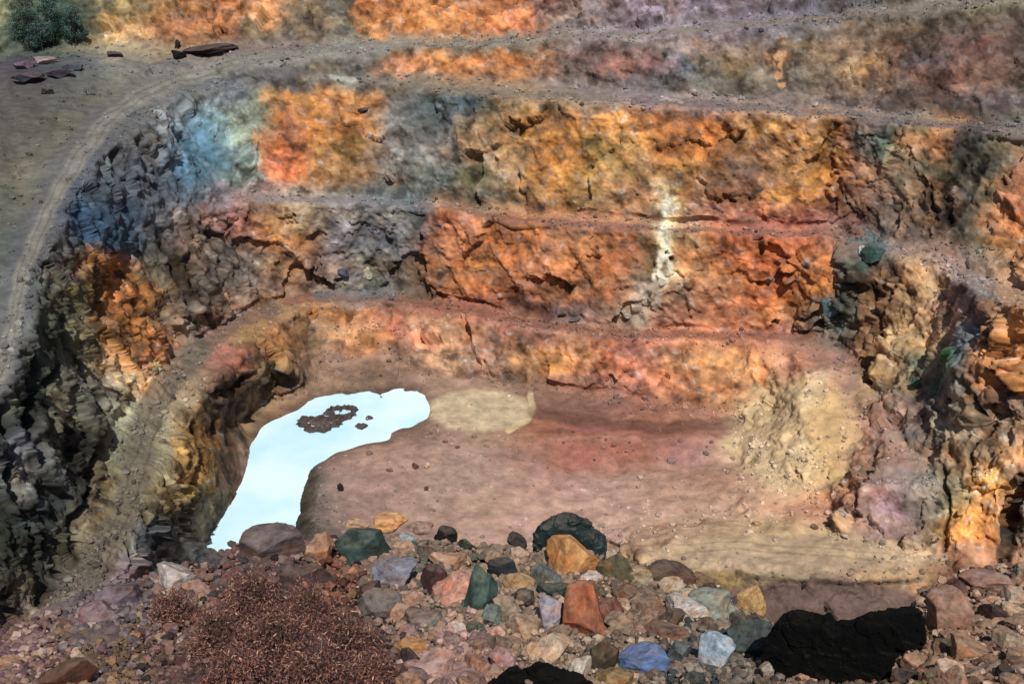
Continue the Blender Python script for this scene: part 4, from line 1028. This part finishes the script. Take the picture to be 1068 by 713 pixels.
# mud islets in the pond
def islet(u, v, wpx, hpx, label, hollow):
    c = sight(u, v, 0); dep = c.y * cp - (c.z - CAM_Z) * sp
    ax = wpx / 2 * dep / F; ay = hpx / 2 * dep / F / math.sin(math.radians(29))
    nr_, na = 22, 72
    V = []
    for i in range(nr_ + 1):
        r = i / nr_
        for k in range(na):
            a = k / na * 2 * math.pi
            wob = 1 + .16 * math.sin(3 * a + u) + .08 * math.sin(7 * a + v) + .05 * math.sin(13 * a)
            hgt = (.75 * math.exp(-((r - .78) / .13) ** 2) + (.25 if not hollow else -.12) * math.exp(-(r / .5) ** 2)) - .25 * max(0, r - .9) * 10 * .5
            V.append((r * ax * wob * math.cos(a), r * ay * wob * math.sin(a), hgt * min(1, ax / 2.2)))
    V = np.array(V)
    nn = fbm(V[:, 0] * 1.5 + u, V[:, 1] * 1.5, V[:, 2] + v, 4)
    V[:, 2] += nn * .45 * min(1, ax / 2.2)
    Fq = np.array([[i * na + k, i * na + (k + 1) % na, (i + 1) * na + (k + 1) % na, (i + 1) * na + k] for i in range(nr_) for k in range(na)])
    me = bpy.data.meshes.new("mud_islet"); me.from_pydata(V.tolist(), [], Fq.tolist()); me.materials.append(M_STONE)
    o = bpy.data.objects.new("mud_islet", me); COL.objects.link(o); o.location = c
    o.color = (.055, .046, .045, 1)
    tag(o, label, "islet")
islet(333, 443, 48, 15, "larger oval mud islet with a dark rim in the white pond", False)
islet(357, 431, 34, 13, "dark ring-shaped islet behind the larger oval one", True)
islet(377, 445, 13, 5, "small dark mud spot right of the two islets", False)
islet(385, 436, 8, 4, "tiniest mud spot in the pond, farthest right", False)

# shrubs on the upper left slope: dark crowns of small leaf faces
def leaf_material():
    m = bpy.data.materials.new("dark_foliage"); m.use_nodes = True
    n = m.node_tree.nodes; l = m.node_tree.links; b = n["Principled BSDF"]
    at = n.new("ShaderNodeAttribute"); at.attribute_name = "tint"; l.new(at.outputs["Color"], b.inputs["Base Color"])
    b.inputs["Roughness"].default_value = .8; return m
M_LEAF = leaf_material()
mb = bpy.data.materials.new("bark"); mb.use_nodes = True
nb = mb.node_tree.nodes; nzb = nb.new("ShaderNodeTexNoise"); nzb.inputs["Scale"].default_value = 6
crb = nb.new("ShaderNodeValToRGB"); crb.color_ramp.elements[0].color = (.03, .022, .015, 1); crb.color_ramp.elements[1].color = (.12, .09, .06, 1)
mb.node_tree.links.new(nzb.outputs["Fac"], crb.inputs[0]); mb.node_tree.links.new(crb.outputs[0], nb["Principled BSDF"].inputs["Base Color"])
def shrub(u, v, wpx, hpx, label, seed):
    r = np.random.RandomState(seed)
    j = int((v + hpx * .5 - V0) / DV); i = int((u - U0) / DU); p = P2[j, i]
    dep = p[1] * cp - (p[2] - CAM_Z) * sp
    rw = wpx / 2 * dep / F; hh = hpx * dep / F
    e = bpy.data.objects.new("shrub", None); COL.objects.link(e); e.location = p
    tag(e, label, "shrub", "dark shrubs on the upper slope")
    # trunk with limbs
    V, Fq = [], []
    def limb(a, b_, r0, r1, seg=6):
        a, b_ = np.array(a, float), np.array(b_, float); d = b_ - a; d /= np.linalg.norm(d)
        s_ = np.cross(d, [.3, .9, .1]); s_ /= np.linalg.norm(s_); t_ = np.cross(d, s_); k0 = len(V)
        for q, rr in ((a, r0), (b_, r1)):
            for k in range(seg):
                an = 2 * math.pi * k / seg; V.append(q + rr * (math.cos(an) * s_ + math.sin(an) * t_))
        for k in range(seg): Fq.append([k0 + k, k0 + (k + 1) % seg, k0 + seg + (k + 1) % seg, k0 + seg + k])
    limb((0, 0, -.3), (0, 0, hh * .45), .16, .10)
    clumps = []
    for k in range(22):
        an = r.uniform(0, 6.28); q = np.array([math.cos(an) * rw * r.uniform(.1, .8), math.sin(an) * rw * r.uniform(.1, .8), hh * r.uniform(.2, .9)])
        q[:2] *= 1.1 - .55 * q[2] / hh
        limb((0, 0, hh * r.uniform(.15, .45)), q, .07, .02); clumps.append((q, rw * r.uniform(.22, .4)))
    o = np_mesh("trunk", np.array(V), np.array(Fq), mb); o.parent = e
    Lv, Lf, Lc = [], [], []
    for q, cr_ in clumps:
        sh = r.uniform(.6, 1.5)
        for k in range(230):
            d = r.normal(size=3); d /= np.linalg.norm(d); c = q + d * cr_ * r.uniform(.5, 1.05)
            a = r.normal(size=3); a /= np.linalg.norm(a); b_ = np.cross(a, d); s_ = r.uniform(.10, .2)
            k0 = len(Lv); Lv += [c - a * s_, c + b_ * s_ * .6, c + a * s_, c - b_ * s_ * .6]; Lf.append([k0, k0 + 1, k0 + 2, k0 + 3])
            cc = np.array([.030, .060, .052]) * sh * r.uniform(.7, 1.3); Lc += [cc] * 4
    o = np_mesh("crown", np.array(Lv), np.array(Lf), M_LEAF, np.array(Lc), smooth=False); o.parent = e
shrub(30, 22, 44, 52, "dark green shrub leftmost of the row on the top left slope", 1)
shrub(56, 16, 48, 58, "tallest dark green shrub in the middle of the top left row", 2)
shrub(80, 26, 32, 44, "smallest dark green shrub, right end of the top left row", 3)
shrub(46, 40, 40, 28, "low dark green shrub in front of the top left row", 4)
# dry wine-red scrub growing over the lower left part of the heap
def scrub(u, v, wpx, hpx, label, seed):
    r = np.random.RandomState(seed)
    p = rim_point(u, v + hpx * .35); dep = p.y * cp - (p.z - CAM_Z) * sp; k_ = dep / F
    rw, hh = wpx * .58 * k_, hpx * 1.25 * k_
    e = bpy.data.objects.new("dry_shrub", None); COL.objects.link(e); e.location = p
    tag(e, label, "shrub", "dry scrub on the heap")
    V, Fq, Tc, Lv, Lf, Lc = [], [], [], [], [], []
    for q in range(230):
        an = r.uniform(0, 6.28); el = r.uniform(.1, 1.45)
        tip = np.array([math.cos(an) * math.cos(el) * rw, math.sin(an) * math.cos(el) * rw, math.sin(el) * hh]) * r.uniform(.6, 1.05)
        a = tip * .05; mid = tip * .5 + r.normal(size=3) * rw * .07; sd = np.cross(tip, [0, .3, 1]); sd /= np.linalg.norm(sd) + 1e-6
        w_ = .009
        k0 = len(V); V += [a - sd * w_, a + sd * w_, mid + sd * w_ * .8, mid - sd * w_ * .8, tip + sd * w_ * .4, tip - sd * w_ * .4]
        Fq += [[k0, k0 + 1, k0 + 2, k0 + 3], [k0 + 3, k0 + 2, k0 + 4, k0 + 5]]
        tone = r.uniform(.45, 1.95)
        for m_ in range(26):
            c = tip * r.uniform(.45, 1.12) + r.normal(size=3) * rw * .10
            a_ = r.normal(size=3); a_ /= np.linalg.norm(a_); b_ = np.cross(a_, r.normal(size=3)); b_ /= np.linalg.norm(b_); s_ = r.uniform(.005, .012)
            k1 = len(Lv); Lv += [c - a_ * s_ * 2.6, c + b_ * s_ * .6, c + a_ * s_ * 2.6, c - b_ * s_ * .6]; Lf.append([k1, k1 + 1, k1 + 2, k1 + 3])
            cc = np.array([[.10, .035, .028], [.16, .07, .045], [.06, .03, .03], [.26, .15, .10]][r.choice(4, p=[.34, .28, .24, .14])]) * tone * r.uniform(.7, 1.3)
            Lc += [cc] * 4
    o = np_mesh("stems", np.array(V), np.array(Fq), mb, smooth=False); o.parent = e
    o = np_mesh("leaves", np.array(Lv), np.array(Lf), M_LEAF, np.array(Lc), smooth=False); o.parent = e
for a in [(262,628,74,46,"wine-red dry shrub just below the broad brown-grey boulder"),(320,640,70,44,"rusty dry shrub below the dark maroon flat boulder"),(228,668,70,48,"dark red dry shrub left of the biggest one"),
          (290,676,92,56,"largest wine-red dry shrub in the middle of the scrub"),(362,672,76,50,"dark brown-red dry shrub at the right end of the scrub"),(246,708,76,44,"dry shrub cut by the bottom edge, left one of the pair"),
          (334,708,88,46,"dry shrub cut by the bottom edge, right one of the pair"),(182,640,50,30,"small brown dry shrub below the pale grey boulder"),(392,706,50,34,"small dark dry shrub next to the small orange ochre boulder")]:
    scrub(*a, seed=int(a[0]))
print("objects", len(bpy.data.objects))
